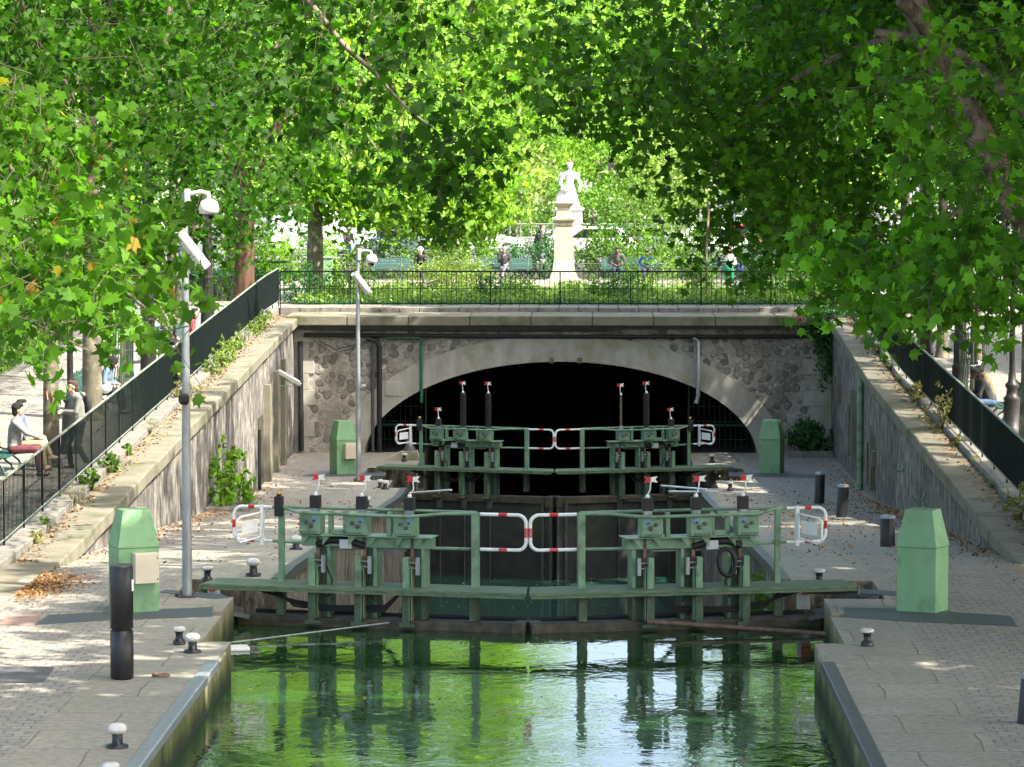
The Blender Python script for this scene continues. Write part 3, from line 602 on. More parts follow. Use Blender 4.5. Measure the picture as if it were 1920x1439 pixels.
    b = MB(); bx(b, 1.62, 1.80, .12, .2, .68, .82); B(b, 'junction_box', mat('grey_box', (.42, .46, .48), .5) if 'GB' not in globals() else GB, bev=.01)
    b = MB(); b.tube([U(1.25, .1, .72), U(1.45, .14, .80), U(1.7, .13, .80), U(2.0, .1, .72)], .055, 7); B(b, 'hose_bundle', RUBBER)
    b = MB()
    for q in range(4): b.tube([U(.35+.1*q, .1, -.0), U(.9, .15, -.12-.03*q), U(1.5, .15, -.19-.02*q), U(2.3, .12, -.16-.03*q), U(2.55, .05, .05)], .015, 5)
    b.tube([U(1.35, .1, .5), U(1.5, .15, .2), U(1.42, .1, -.05)], .012, 5); b.tube([U(2.1, .1, .45), U(2.02, .15, .1), U(2.15, .1, -.1)], .012, 5); B(b, 'cables', RUBBER)
    if coil:
        b = MB(); pts = [U(1.52+.13*math.cos(a), .3, .5+.2*math.sin(a)+.03*math.cos(a)) for a in [2*math.pi*i/18 for i in range(18)]]; b.tube(pts, .035, 8, closed=True); B(b, 'hose_coil', RUBBER)
    # posts and handrails
    b = MB(); bx(b, .60, .68, -.1, -.02, .1, 1.24); B(b, 'rail_post', PAINT); b = MB(); bx(b, .58, .70, -.1, .04, -.5, .06); B(b, 'post_foot', PAINTW)
    b = MB(); bx(b, Lg-.86, Lg-.76, -.1, .02, .1, 1.24); B(b, 'rail_post', PAINT); b = MB(); bx(b, Lg-.88, Lg-.76, -.12, .06, -.5, .06); B(b, 'post_foot', PAINTW)
    b = MB(); b.tube([U(.5, -.06, 1.25), U(.66, -.06, 1.25), U(1.05, .36, 1.22), U(2.75, .36, 1.2), U(3.2, .0, 1.22), U(Lg-.8, -.06, 1.22)], .026, 8); B(b, 'handrail', PAINT)
    b = MB(); b.tube([U(.66, -.12, 1.25), U(3.3, -.12, 1.24), U(Lg-.8, -.08, 1.24)], .024, 8); B(b, 'handrail', PAINT)
    b = MB(); b.tube([U(.5, -.06, .74), U(1.1, -.06, .72)], .022, 8); b.tube([U(3.0, -.02, .70), U(Lg-.8, -.06, .70)], .024, 8); B(b, 'lower_rail', PAINT)
    # white loop at the meeting end, red bands
    n_ = 6; loop = [(3.72, 1.22)]+[(Lg-.175+.13*math.sin(R(90*i/n_)), 1.09+.13*math.cos(R(90*i/n_))) for i in range(n_+1)]+[(Lg-.175+.13*math.cos(R(90*i/n_)), .83-.13*math.sin(R(90*i/n_))) for i in range(n_+1)]+[(3.72, .70)]
    b = MB(); b.tube([U(u, -.06, z) for u, z in loop], .027, 8); lo = B(b, 'white_guard_rail', WHITE)
    b = MB(); b.tube([U(Lg-.46, -.06, 1.22), U(Lg-.33, -.06, 1.22)], .0285, 8); b.tube([U(Lg-.46, -.06, .70), U(Lg-.33, -.06, .70)], .0285, 8); b.tube([U(Lg-.045, -.06, .89), U(Lg-.045, -.06, 1.03)], .0285, 8); B(b, 'red_band', RED, lo)
    # white loop with swing gate at the quay end
    lp = [(.5, 1.25)]+[(.02-.13*math.sin(R(90*i/n_)), 1.12+.13*math.cos(R(90*i/n_))) for i in range(n_+1)]+[(.02-.13*math.cos(R(90*i/n_)), .87-.13*math.sin(R(90*i/n_))) for i in range(n_+1)]+[(.5, .74)]
    b = MB(); b.tube([U(u, -.06, z) for u, z in lp], .025, 8); bx(b, .31, .36, -.1, -.02, .68, 1.28); lo = B(b, 'white_guard_rail', WHITE)
    b = MB(); b.tube([U(.12, -.06, 1.25), U(.22, -.06, 1.25)], .0265, 8); b.tube([U(.1, -.06, .74), U(.22, -.06, .74)], .0265, 8); b.tube([U(-.11, -.06, .93), U(-.11, -.06, 1.05)], .0265, 8); B(b, 'red_band', RED, lo)
    b = MB(); rr = [(.33, .0, 1.17), (.1, .28, 1.12), (.06, .3, 1.06), (.06, .3, .78), (.1, .28, .74), (.33, .0, .80)]; b.tube([U(*p) for p in rr], .018, 8, closed=True)
    v = [U(.30, .04, 1.07), U(.12, .25, 1.05), U(.12, .25, .86), U(.30, .04, .88)]; b.add(v, [(0, 1, 2, 3)]); b.add([(x, y-.01, z) for x, y, z in v], [(0, 1, 2, 3)][::-1]); B(b, 'swing_gate', WHITE, lo)
    if not (z0 > -1 and s > 0):
        b = MB(); bx(b, .56, .68, -.06, .06, 1.12, 1.42); b.tube([U(.62, 0, 1.4), U(.62, 0, 1.46)], .04, 8); l = B(b, 'warning_light', RUBBER, bev=.01)
        b = MB(); b.tube([U(.62, 0, 1.44), U(.62, 0, 1.50)], .035, 8); B(b, 'amber_lens', YEL, l)
    return t
BL = mat('blue_label', (.12, .25, .45), .5); GB = mat('grey_box', (.42, .46, .48), .5)
lock_gate(-1, 51.75, 50.75, 4.35, 0, 'near left green lock gate leaf with walkway and black cable bundle', (0, 0, 0), 6, GATEP)
lock_gate(1, 51.75, 50.75, 4.35, 0, 'near right green lock gate leaf with black hose coil hanging', (0, 0, 0), 6, GATEP, coil=True)
lock_gate(-1, 96.2, 94.8, 4.35, -2.1, 'far left lock gate leaf with two tall ribbed black bellows', (0, 1, 1), 6.5, GATEP)
lock_gate(1, 96.2, 94.8, 4.35, -2.1, 'far right lock gate leaf with one ribbed bellows and one bare rod', (0, 1, 2), 6.5, GATEP)
# wall under the gates on the sill (the drop behind the near gate) and things wedged beside it
for s, nm in ((-1, 'left'), (1, 'right')):
    b = MB(); b.beam((s*5.2, 51.2, -.05), (s*4.3, 51.6, -.3), .14, .08); b.beam((s*5.1, 51.0, -.12), (s*4.2, 51.5, -.38), .1, .07)
    tag(b.build('steel_strut', STEELD), 'dark steel strut under the quay end of the near %s walkway' % nm, 'strut')
    b = MB(); b.box(min(s*5.2, s*4.0), max(s*5.2, s*4.0), 51.75, 52.1, -.62, -.38)
    tag(b.build('timber_beam', DECAY, bevel=.03), 'wet dark timber at the waterline beside the near %s gate leaf' % nm, 'beam')
tag(MB().tube([(1.75, 50.75, -.34), (4.36, 50.35, -.46)], .035, 8).build('mooring_pole', RUST), 'brown round pole lying level at the waterline, right of the gates', 'pole')
tag(MB().tube([(-4.25, 49.3, -.47), (-2.05, 50.7, -.36)], .012, 6).build('thin_pole', STEEL), 'thin pale pole floating on the water, left of the gates', 'pole')
b = MB(); b.box(0, .30, 0, .34, 0, .05, Matrix.Translation((-4.2, 48.6, -.5)) @ Matrix.Rotation(.2, 4, 'Z')); tag(b.build('floating_board', WHITE, bevel=.01), 'white foam board floating by the left quay corner', 'board')
b = MB(); b.box(4.05, 4.25, 52.3, 52.4, -.35, .08); o = b.build('red_white_board', WHITE); tag(o, 'small white and red board behind the right end of the near gate', 'board')
MB().box(4.12, 4.26, 52.28, 52.3, -.12, .07).build('red_patch', RED, o)
b = MB(); b.box(-4.9, -4.72, 52.3, 52.4, -.35, .0); o = b.build('red_white_board', WHITE); tag(o, 'small white and red board behind the left end of the near gate', 'board')
MB().box(-4.88, -4.78, 52.28, 52.3, -.1, -.02).build('red_patch', RED, o)
for a, c, nm in (((768, 925, 91), (846, 919, 89), 'white boat hook sticking out from the left quay edge over the chamber'), ((1255, 960-38, 91), (1347, 923, 89), 'white boat hook from the right quay edge, the lower of the two'), ((1240, 911, 92), (1325, 918, 90), 'white boat hook from the right quay edge, the upper of the two')):
    tag(MB().tube([at(*a), at(*c)], .028, 7).build('boat_hook', WHITE), nm, 'boat hook')
# ================================================================== CABINETS
def cabinet(px, py, label, box, rz=0, zf=zq):
    p = atf(px, py, zf); t = thing('control_cabinet', label, 'cabinet', (p.x, p.y+.3, zf(p.y)), rz, 'green control cabinets')
    def fr(lv): return MB().add([(x, y, z) for hw, hd, z in lv for x, y in ((-hw, -hd), (hw, -hd), (hw, hd), (-hw, hd))], [(i*4+k, i*4+(k+1) % 4, (i+1)*4+(k+1) % 4, (i+1)*4+k) for i in range(len(lv)-1) for k in range(4)]+[(3, 2, 1, 0), tuple(range(len(lv)*4-4, len(lv)*4))])
    fr([(.295, .26, 0), (.295, .26, .92)]).build('body', PAINTL, t, bevel=.006)
    fr([(.303, .268, .925), (.303, .268, .955), (.205, .175, 1.46)]).build('hood', PAINTL, t, bevel=.006)
    b = MB(); b.tube([(0.035*math.cos(R(a)), 0, 1.46+.035*math.sin(R(a))) for a in range(0, 181, 30)], .006, 6); b.build('lifting_ring', PAINT, t)
    if box:
        b = MB(); b.box(-.10, .25, -.43, -.26, .43, .86); o = b.build('side_box', BEIGE, t, bevel=.008)
        b = MB(); b.box(.215, .235, -.437, -.43, .48, .50); b.box(.215, .235, -.437, -.43, .78, .80); b.build('hinge', STEELD, o)
    return t
cabinet(246, 1150, 'big pale green cabinet with beige box, near left beside the tall bollard', True, R(24))
cabinet(1733, 1150, 'big plain green cabinet, near right on the shaded quay', False, R(-26))
cabinet(642, 890, 'small far left pale green cabinet with a pale box', True, R(27))
cabinet(1448, 888, 'small far right pale green cabinet before the rubble wall', False, R(-17))
# ================================================================== POLES WITH CAMERAS
def cam_pole(px, py, ptop, label, r, sc, bullet=True, low=False):
    p = atf(px, py, zq); zb = zq(p.y); ztop = at(px, ptop, p.y).z
    H = ztop-zb; t = thing('camera_pole', label, 'camera pole', (p.x, p.y, zb), group='galvanised camera poles')
    MB().tube([(0, 0, 0), (0, 0, H)], [r, r*.62], 12, smooth=True).build('pole', STEEL, t)
    b = MB(); b.cbox((0, 0, .02), (r*3.4, r*3.4, .03)); [b.lathe([(.018, 0), (.018, .05)], (i*r*1.3, j*r*1.3, .03), 6) for i in (-1, 1) for j in (-1, 1)]; b.build('base_plate', STEELD, t)
    b = MB(); zz = H-.10; q = sc
    b.cbox((.03*q, -.02, zz), (.05*q, .08*q, .20*q)); b.tube([(.05*q, -.02, zz+.05*q), (.17*q, -.02, zz+.07*q), (.24*q, -.02, zz+.05*q), (.245*q, -.02, zz-.01)], .023*q, 8)
    ar_ = b.build('bracket_arm', PLASTIC, t)
    b = MB(); b.lathe([(.03*q, .0), (.085*q, -.03*q), (.105*q, -.1*q), (.10*q, -.15*q), (.06*q, -.155*q)][::-1], (.245*q, -.02, zz-.0), 16); dm = b.build('dome_camera', PLASTIC, ar_)
    b = MB(); b.ell((.245*q, -.02, zz-.16*q), (.055*q, .055*q, .055*q), 12, 8); 
    t2 = b.build('dome_lens', GLASS, t)
    zz = H-.52*sc
    b = MB(); M_ = Matrix.Translation((.03, -.1, zz)) @ Matrix.Rotation(R(30), 4, 'Z') @ Matrix.Rotation(R(52), 4, 'Y')
    b.tube([M_ @ Vector((-.12*sc, 0, 0)), M_ @ Vector((.30*sc, 0, 0))], .055*sc, 12); b.tube([M_ @ Vector((-.15*sc, 0, .0)), M_ @ Vector((.32*sc, 0, .02))], .062*sc, 12, caps=False)
    bc = b.build('bullet_camera', PLASTIC, t); b = MB(); b.tube([M_ @ Vector((.30*sc, 0, 0)), M_ @ Vector((.305*sc, 0, 0))], .045*sc, 12); b.build('lens', GLASS, bc)
    b = MB(); b.ell((-.02, -.04, zz-.1*sc), (.04*sc, .05*sc, .04*sc)); b.tube([(0, 0, zz-.1*sc), (.05, -.09, zz)], .02, 6); b.build('camera_mount', PLASTIC, t)
    if low:
        zz = at(350, 748, p.y).z-zb; b = MB(); b.lathe([(.05, 0), (.08, .05), (.08, .13), (.05, .16)], (0, 0, 0), 6, smooth=False, M=Matrix.Translation((-.02, -.1, zz-.08))); b.build('black_sensor', RUBBER, t)
    else:
        zz = at(682, 723, p.y).z-zb; b = MB(); b.cbox((.16, -.02, zz), (.10, .1, .05)); b.tube([(0, 0, zz-.05), (.14, -.02, zz-.03)], .015, 6); b.build('small_sensor', PLASTIC, t)
cam_pole(351, 1120, 360, 'tall near grey pole with dome and tube cameras, left of the gates', .075, 1.45, low=True)
cam_pole(672, 903, 470, 'slender far grey pole with two white cameras before the rubble wall', .072, 1.5)
t = thing('wall_camera', 'white tube camera on a green bracket high on the left wall', 'camera', (XL-.0, 96.5, .55))
b = MB(); M_ = Matrix.Translation((.3, -.3, -.05)) @ Matrix.Rotation(R(-12), 4, 'Z') @ Matrix.Rotation(R(28), 4, 'Y'); b.box(-.3, .38, -.09, .09, -.06, .06, M_); o = b.build('housing', PLASTIC, t, bevel=.02)
b = MB(); b.box(.36, .44, -.05, .05, -.06, .02, M_); b.build('lens_hood', PLASTIC, o)
b = MB(); b.tube([(0, -.3, -.3), (.55, -.3, -.33), (.05, -.3, .0), (.0, -.3, -.3)], .022, 6); b.build('bracket', PAINTL, t)
# ================================================================== BOLLARDS
def black_bollard(px, py, ptop, label, lean=0, r=.12, cap=STEEL):
    p = atf(px, py, zq); z = zq(p.y); h = at(px, ptop, p.y).z-z; t = thing('bollard', label, 'bollard', (p.x, p.y, z), group='black bollards with pale caps'); t.rotation_euler = (0, lean, 0)
    MB().lathe([(r, -.03), (r, h-.07), (r*.97, h-.065)], n=24).build('post', BLACK, t)
    MB().lathe([(r*1.08, h-.065), (r*1.08, h-.05), (r*.9, h-.02), (r*.5, h), (.01, h+.004)], n=24).build('cap', cap, t)
black_bollard(1536, 945, 885, 'black bollard with pale cap, farthest of the right three', .03)
black_bollard(1578, 970, 908, 'black bollard with pale cap, middle of the right three', .05, .125)
black_bollard(1664, 1025, 965, 'short black bollard beside the near right green cabinet', .0, .135)
black_bollard(1925, 1356, 1262, 'black bollard cut by the right edge of the picture', .08, .11)
p = atf(229, 1273, zq); t = thing('light_bollard', 'tall round black light bollard in two sections, near left', 'light bollard', (p.x, p.y, 0))
MB().lathe([(.125, 0), (.145, .02), (.145, .60), (.13, .61)], n=28).build('lower_section', BLACK, t)
MB().lathe([(.115, .60), (.115, .625)], n=24).build('joint', RUBBER, t)
MB().lathe([(.13, .625), (.145, .635), (.145, 1.395), (.135, 1.41)], n=28).build('upper_section', BLACK, t)
MB().lathe([(.136, 1.405), (.13, 1.425), (.12, 1.43)], n=28).build('lid', STEELD, t)
MB().box(.12, .147, -.05, .03, 1.1, 1.24).build('label_plate', WHITE, t)
def moor(px, py, label, sc=1.0, small=False, flat=False):
    p = atf(px, py, zq); t = thing('mooring_bollard', label, 'mooring bollard', (p.x, p.y, zq(p.y)), group='mooring bollards with white heads')
    if not small: MB().lathe([(.125*sc, 0), (.125*sc, .02), (.115*sc, .035), (.062*sc, .04), (.058*sc, .155*sc)], n=18).build('stem', BLACK, t)
    else: MB().lathe([(.085*sc, 0), (.085*sc, .045), (.07*sc, .065), (.05*sc, .08), (.05*sc, .15*sc), (.07*sc, .19*sc)], n=18).build('stem', BLACK, t)
    h = .155*sc if not small else .185*sc
    if small: pr = [(.08*sc, h), (.092*sc, h+.015), (.088*sc, h+.04), (.06*sc, h+.055), (.005, h+.06)]
    else: pr = [(.06*sc, h), (.10*sc, h+.02*sc), (.112*sc, h+.05*sc), (.10*sc, h+.085*sc), (.06*sc, h+.11*sc), (.005, h+.118*sc)]
    MB().lathe(pr, n=18).build('head', WORN, t)
for a in ((220, 1402, 'white topped mooring bollard in the lower left corner, the farther of two', 1.0), (361, 1224, 'fat white topped mooring bollard by the left quay corner', .95), (475, 1079, 'white topped mooring bollard behind the left walkway end', 1.0), (555, 1031, 'white topped mooring bollard seen behind the near left lower rail', .95), (688, 951, 'white topped mooring bollard above the middle red flag of the near left gate', .95), (713, 915, 'left one of two mooring bollards touching beside the far left gate', .85), (722, 918, 'right one of two mooring bollards touching beside the far left gate', .9)): moor(*a)
for a in ((208, 1474, 'white topped mooring bollard cut by the bottom edge, lower left'), (336, 1209, 'slim waisted mooring bollard beside the fat one, left quay corner'), (389, 1091, 'slim waisted mooring bollard between grey pole and left walkway'), (1626, 1212, 'slim waisted mooring bollard on the near right quay corner'), (1536, 1096, 'slim mooring bollard just above the right walkway end'), (1369, 921, 'low white mooring bollard on the right quay beyond the near gate'), (758, 866, 'low white mooring bollard beyond the far left walkway'), (1335, 868, 'low white mooring bollard beyond the far right walkway')): moor(*a, small=True)
p = atf(302, 1270, zq); b = MB(); b.tube([(p.x+.1*math.cos(a), p.y+.1*math.sin(a), .03) for a in [2*math.pi*i/20 for i in range(20)]], .018, 8, closed=True); tag(b.build('mooring_ring', RUST), 'rusty iron ring lying flat beside the tall black bollard', 'ring')
p = at(768, 850, 99.5); t = thing('horn_cone', 'dark grey cone on a sloping stone block, left of the far gate', 'cone', (p.x, 99.5, -2.1))
MB().lathe([(.2, .25), (.12, .42), (.07, .62), (.02, .64)], n=16).build('cone', STEELD, t); MB().prism([(-.75, 0), (.3, 0), (.22, .26), (-.2, .26)], -.3, .3).build('stone_block', CONC, t)
# ================================================================== FOLIAGE
def star(outline, c=(0, -.08), fold=.16):
    v = [(c[0], c[1], 0)]+[(x, y, -fold*abs(x)-.05*max(y, 0)**2) for x, y in outline]; n = len(outline)
    return np.array(v), np.array([(0, 1+i, 1+(i+1) % n) for i in range(n)])
def pol(l): return [(r*math.cos(R(a)), r*math.sin(R(a))) for a, r in l]
_h = [(72, .55), (56, .66), (44, .92), (36, .62), (22, .55), (8, .74), (-8, .5), (-35, .45), (-60, .38)]
PLANE = star(pol([(90, 1.05), (81, .72)]+_h+[(-90, .18)]+[(180-a, r) for a, r in _h[::-1]]+[(99, .72)]))
_m = [(66, .5), (45, .9), (25, .5), (5, .7), (-45, .4)]
PLANE2 = star(pol([(90, 1.0), (80, .62)]+[(a-3, r*.92) for a, r in _h]+[(-90, .2)]+[(180-a+4, r) for a, r in _h[::-1]]+[(101, .68)]), fold=.5)
MID = star(pol([(90, 1.05)]+_m+[(-90, .2)]+[(180-a, r) for a, r in _m[::-1]]))
OVAL = star(pol([(90, 1.0), (40, .55), (-20, .5), (-90, .8), (200, .5), (140, .55)]), fold=.2)
RH = (np.array([(0, 1, 0), (.55, 0, -.12), (0, -.9, 0), (-.55, 0, -.12)]), np.array([(0, 1, 2), (0, 2, 3)]))
BLADE = (np.array([(-.06, 0, 0), (.06, 0, 0), (.02, 1.6, .25)]), np.array([(0, 1, 2)]))
def leaves(name, pos, nrm, size, tpl, m, parent=None, down=.5, up=None):
    N = len(pos); V, T = tpl; k = len(V)
    nrm = nrm/np.linalg.norm(nrm, axis=1, keepdims=True)
    rv = RNG.normal(size=(N, 3)); rv[:, 2] -= down*2 if up is None else -up*2
    y = rv-nrm*(rv*nrm).sum(1)[:, None]; y /= np.linalg.norm(y, axis=1, keepdims=True)
    x = np.cross(y, nrm)
    P = pos[:, None]+size[:, None, None]*(V[None, :, 0:1]*x[:, None]+V[None, :, 1:2]*y[:, None]+V[None, :, 2:3]*nrm[:, None])
    P = P.reshape(-1, 3)
    if parent: P = P-np.array(parent.location)
    Fc = (T[None]+(np.arange(N)*k)[:, None, None]).reshape(-1, 3)
    me = bpy.data.meshes.new(name); me.vertices.add(len(P)); me.vertices.foreach_set('co', P.astype(np.float32).ravel())
    nf = len(Fc); me.loops.add(nf*3); me.loops.foreach_set('vertex_index', Fc.astype(np.int32).ravel())
    me.polygons.add(nf); me.polygons.foreach_set('loop_start', np.arange(0, nf*3, 3, dtype=np.int32)); me.polygons.foreach_set('loop_total', np.full(nf, 3, dtype=np.int32))
    me.update(calc_edges=True); me.materials.append(m)
    o = bpy.data.objects.new(name, me); COL.objects.link(o); o.parent = parent
    return o
TW = []
def twigs(c, r, ntw, per, L=.8, jit=.13, shell=0.0, droop=.5):
    """leaf positions strung on ntw drooping twigs inside an ellipsoid"""
    c = np.array(c, float); r = np.array(r, float)
    d = RNG.normal(size=(ntw, 3)); d /= np.linalg.norm(d, axis=1, keepdims=True)
    rad = RNG.uniform(shell**3, 1, ntw)**(1/3); st = d*rad[:, None]
    # break the regular outline with a lumpy radius
    ph = RNG.uniform(0, 6.28, 3); lump = 1+.22*np.sin(3*d[:, 0]*2+ph[0])+.18*np.sin(4*d[:, 1]*2+ph[1])+.2*np.sin(5*d[:, 2]*2+ph[2]); st *= lump[:, None]
    p0 = c+st*r; dr = d+RNG.normal(size=(ntw, 3))*.6; dr[:, 2] -= droop; dr /= np.linalg.norm(dr, axis=1, keepdims=True)
    TW.append((p0-dr*.25, p0+dr*L))
    tt = RNG.uniform(0, 1, (ntw, per)); P = p0[:, None]+dr[:, None]*(tt*L)[:, :, None]+RNG.normal(size=(ntw, per, 3))*jit
    return P.reshape(-1, 3)
def norms(n, upb=.45, sp=1.0, tow=0.0):
    v = RNG.normal(size=(n, 3))*sp; v[:, 2] += upb; v[:, 1] -= tow; return v
def limb(b, pts, r0, r1, n=9): 
    m = len(pts); 
    # smooth the polyline
    P = [Vector(p) for p in pts]; out = []
    for i in range(m-1):
        a = P[max(i-1, 0)]; p, q, c = P[i], P[i+1], P[min(i+2, m-1)]
        for k in range(4):
            t = k/4; out.append(.5*((2*p)+(q-a)*t+(2*a-5*p+4*q-c)*t*t+(3*p-a-3*q+c)*t**3))
    out.append(P[-1]); M_ = len(out)
    return b.tube(out, [r0+(r1-r0)*i/(M_-1) for i in range(M_)], n)
def tree(label, x, y, z, crowns, lm, tpl=MID, ls=.11, r0=.17, h=7.0, lean=(0, 0), bark=None, name='plane_tree', group=None, extra=None, branches=5, ntw=300, per=14, spray=None, sp_size=None, cat='tree', upb=.45, extra_limbs=()):
    t = thing(name, label, cat, (x, y, z), group=group); bark = bark or BARK
    b = MB(); top = (x+lean[0], y+lean[1], z+h)
    limb(b, [(x, y, z-.1), (x+lean[0]*.2+random.uniform(-.05, .05), y, z+h*.3), (x+lean[0]*.6, y+lean[1]*.5, z+h*.65), top], r0*1.1, r0*.7, 12)
    b.tube([(x, y, z-.05), (x, y, z+.12), (x+lean[0]*.03, y, z+.4)], [r0*1.5, r0*1.22, r0*1.05], 12, caps=False)
    b.build('trunk', bark, t, world=True)
    P = []
    lb = MB()
    for (c, r) in crowns:
        for i in range(branches):
            a = random.uniform(0, 6.28); e = Vector((c[0]+r[0]*.75*math.cos(a), c[1]+r[1]*.75*math.sin(a), c[2]+r[2]*random.uniform(-.45, .6)))
            mid = (Vector(top)+e)*.5+Vector((0, 0, random.uniform(.2, .9)))
            limb(lb, [top, mid, e], r0*.45, .02, 6)
        P.append(twigs(c, r, int(ntw*.55), int(per*1.8), L=1.1, jit=.24 if r[0] < 7 else .4, shell=.25))
    for pts, ra, rb in extra_limbs: limb(lb, pts, ra, rb, 8)
    lb.build('limbs', BARKS if name == 'plane_tree' else bark, t, world=True)
    P = np.concatenate(P); n = len(P)
    if n: leaves('crown', P, norms(n, upb), RNG.uniform(.7, 1.2, n)*ls, tpl, lm, t)
    if spray: 
        for ((Q, tws), m_, s_, tp) in spray:
            n = len(Q); k = n//2; RNG.shuffle(Q); sz = RNG.uniform(.5, 1.3, n)*s_; nn = norms(n, .5, 1.0, .35)
            if tp is PLANE: leaves('leafy_branch', Q[:k], nn[:k], sz[:k], PLANE, m_, t); leaves('leafy_branch', Q[k:], nn[k:], sz[k:], PLANE2, m_, t)
            else: leaves('leafy_branch', Q, nn, sz, tp, m_, t)
            tb = MB()
            for a_, b_ in tws:
                for p_, q_ in zip(a_, b_): m__ = (p_+q_)/2+RNG.normal(size=3)*.03; tb.tube([p_, m__, q_], [.006, .004, .002], 4, caps=False)
            tb.build('twigs', TWIG, t, world=True)
    return t
def pspray(lst, L=.7, jit=.1, droop=.5):
    out = []; TW.clear()
    for px, py, Y, rx, ry, rY, ntw, per in lst:
        k = F/Y; c = at(px, py, Y); 
        if Y > 43: ntw, per = max(2, int(ntw*.5)), int(per*1.95)
        out.append(twigs(c, (rx/k, rY, ry/k), ntw, per, L, jit*(1.5 if Y > 43 else 1), 0, droop))
    Q = np.concatenate(out)          # open gap where the crowns of the two banks fail to meet
    return Q[~((np.abs(Q[:, 0]-.62) < .5) & (Q[:, 2] < 6.7))], list(TW)
def ptube(b, pts, r0, r1): limb(b, [at(*p) for p in pts], r0, r1, 6)
def plimb(pts, ra, rb): return ([at(*p) for p in pts], ra, rb)
# ---- foreground plane tree, left: sunny leaves hanging into the picture
A1 = pspray([(60, 190, 34, 110, 70, 1.2, 26, 12), (90, 300, 34, 120, 90, 1.2, 36, 12), (60, 400, 33, 120, 80, 1.0, 30, 12), (130, 250, 34, 60, 60, .8, 10, 12)], .5, .09)
A2 = pspray([(110, 470, 31, 140, 65, 1.0, 36, 12), (240, 520, 30, 80, 40, .7, 12, 11), (60, 550, 30, 90, 50, .8, 18, 12), (170, 600, 29, 110, 28, .5, 12, 10), (325, 625, 28, 26, 14, .2, 3, 6), (20, 450, 32, 80, 100, 1, 18, 12), (250, 450, 33, 110, 50, .8, 16, 12), (110, 635, 29, 60, 12, .3, 3, 7), (20, 620, 30, 50, 16, .4, 4, 8)], .45, .08)
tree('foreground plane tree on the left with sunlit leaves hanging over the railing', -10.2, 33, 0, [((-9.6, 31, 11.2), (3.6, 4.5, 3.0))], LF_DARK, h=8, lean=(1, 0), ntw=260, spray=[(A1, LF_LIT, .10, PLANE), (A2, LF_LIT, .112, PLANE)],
     extra_limbs=[plimb([(-200, 300, 34), (0, 420, 33), (130, 480, 32), (250, 560, 30), (335, 640, 28.2)], .05, .006), plimb([(-60, 230, 34), (30, 330, 34), (70, 470, 33), (120, 600, 31)], .035, .006), plimb([(0, 580, 30.5), (90, 620, 30), (180, 665, 29.5)], .015, .004)])
# ---- left bank canopy behind it (dark green)
B1 = pspray([(60, 60, 48, 150, 90, 3, 70, 13), (240, 90, 50, 160, 110, 3, 80, 13), (420, 60, 52, 150, 90, 3, 60, 13), (330, 200, 54, 150, 100, 3, 60, 13), (480, 220, 56, 110, 110, 3, 60, 13), (240, 300, 58, 150, 90, 3, 70, 13), (420, 340, 58, 120, 60, 3, 60, 13), (330, 440, 60, 110, 60, 2, 44, 12), (150, 160, 50, 160, 90, 2, 40, 13), (190, 430, 60, 120, 70, 2, 44, 12), (510, 370, 64, 60, 60, 2, 24, 12)], .8, .13)
tree('plane tree on the left bank whose dark limb rises to the right', -10.4, 50, 0, [((-9.8, 49, 12.4), (4, 5, 3.2))], LF_DARK, h=7.5, lean=(1.0, 0), ntw=260, spray=[(B1, LF_DARK, .105, MID)],
     extra_limbs=[plimb([(120, 470, 56), (190, 290, 56), (240, 210, 56), (300, 110, 55), (320, 0, 55)], .085, .05), plimb([(195, 285, 56), (175, 265, 56), (120, 150, 55)], .04, .02), plimb([(250, 200, 56), (275, 140, 55.5), (262, 100, 55)], .03, .012), plimb([(60, 330, 56), (180, 280, 56)], .05, .06)])
# ---- hanging branches in the middle, dark against the bright trees
C1 = pspray([(600, 40, 40, 90, 60, 1.5, 20, 10), (700, 130, 40, 90, 60, 1.5, 14, 10), (770, 220, 39, 90, 60, 1.2, 14, 10), (840, 280, 38, 100, 45, 1, 14, 10), (800, 350, 38, 60, 35, .8, 7, 9), (920, 310, 38, 60, 40, .8, 6, 9), (660, 220, 41, 80, 60, 1.2, 9, 10), (560, 140, 42, 90, 80, 1.5, 15, 10), (720, 30, 41, 120, 40, 1.5, 24, 12), (640, 290, 42, 50, 40, .8, 7, 10)], .6, .10)
tree('plane tree whose thin dark branch hangs in mid picture against bright trees', -10.6, 41, 0, [((-8.8, 40, 12.5), (4.2, 4.5, 3.2)), ((-4.6, 40, 13.2), (2.6, 3.2, 2.2))], LF_DARK, h=9, lean=(2.2, 0), ntw=200, spray=[(C1, LF_DARK, .115, PLANE)],
     extra_limbs=[plimb([(360, -260, 41), (560, -20, 40), (640, 80, 40), (700, 135, 39.5), (760, 200, 39), (860, 280, 38)], .05, .006), plimb([(560, -40, 42), (620, 120, 41), (650, 240, 41)], .02, .005)])
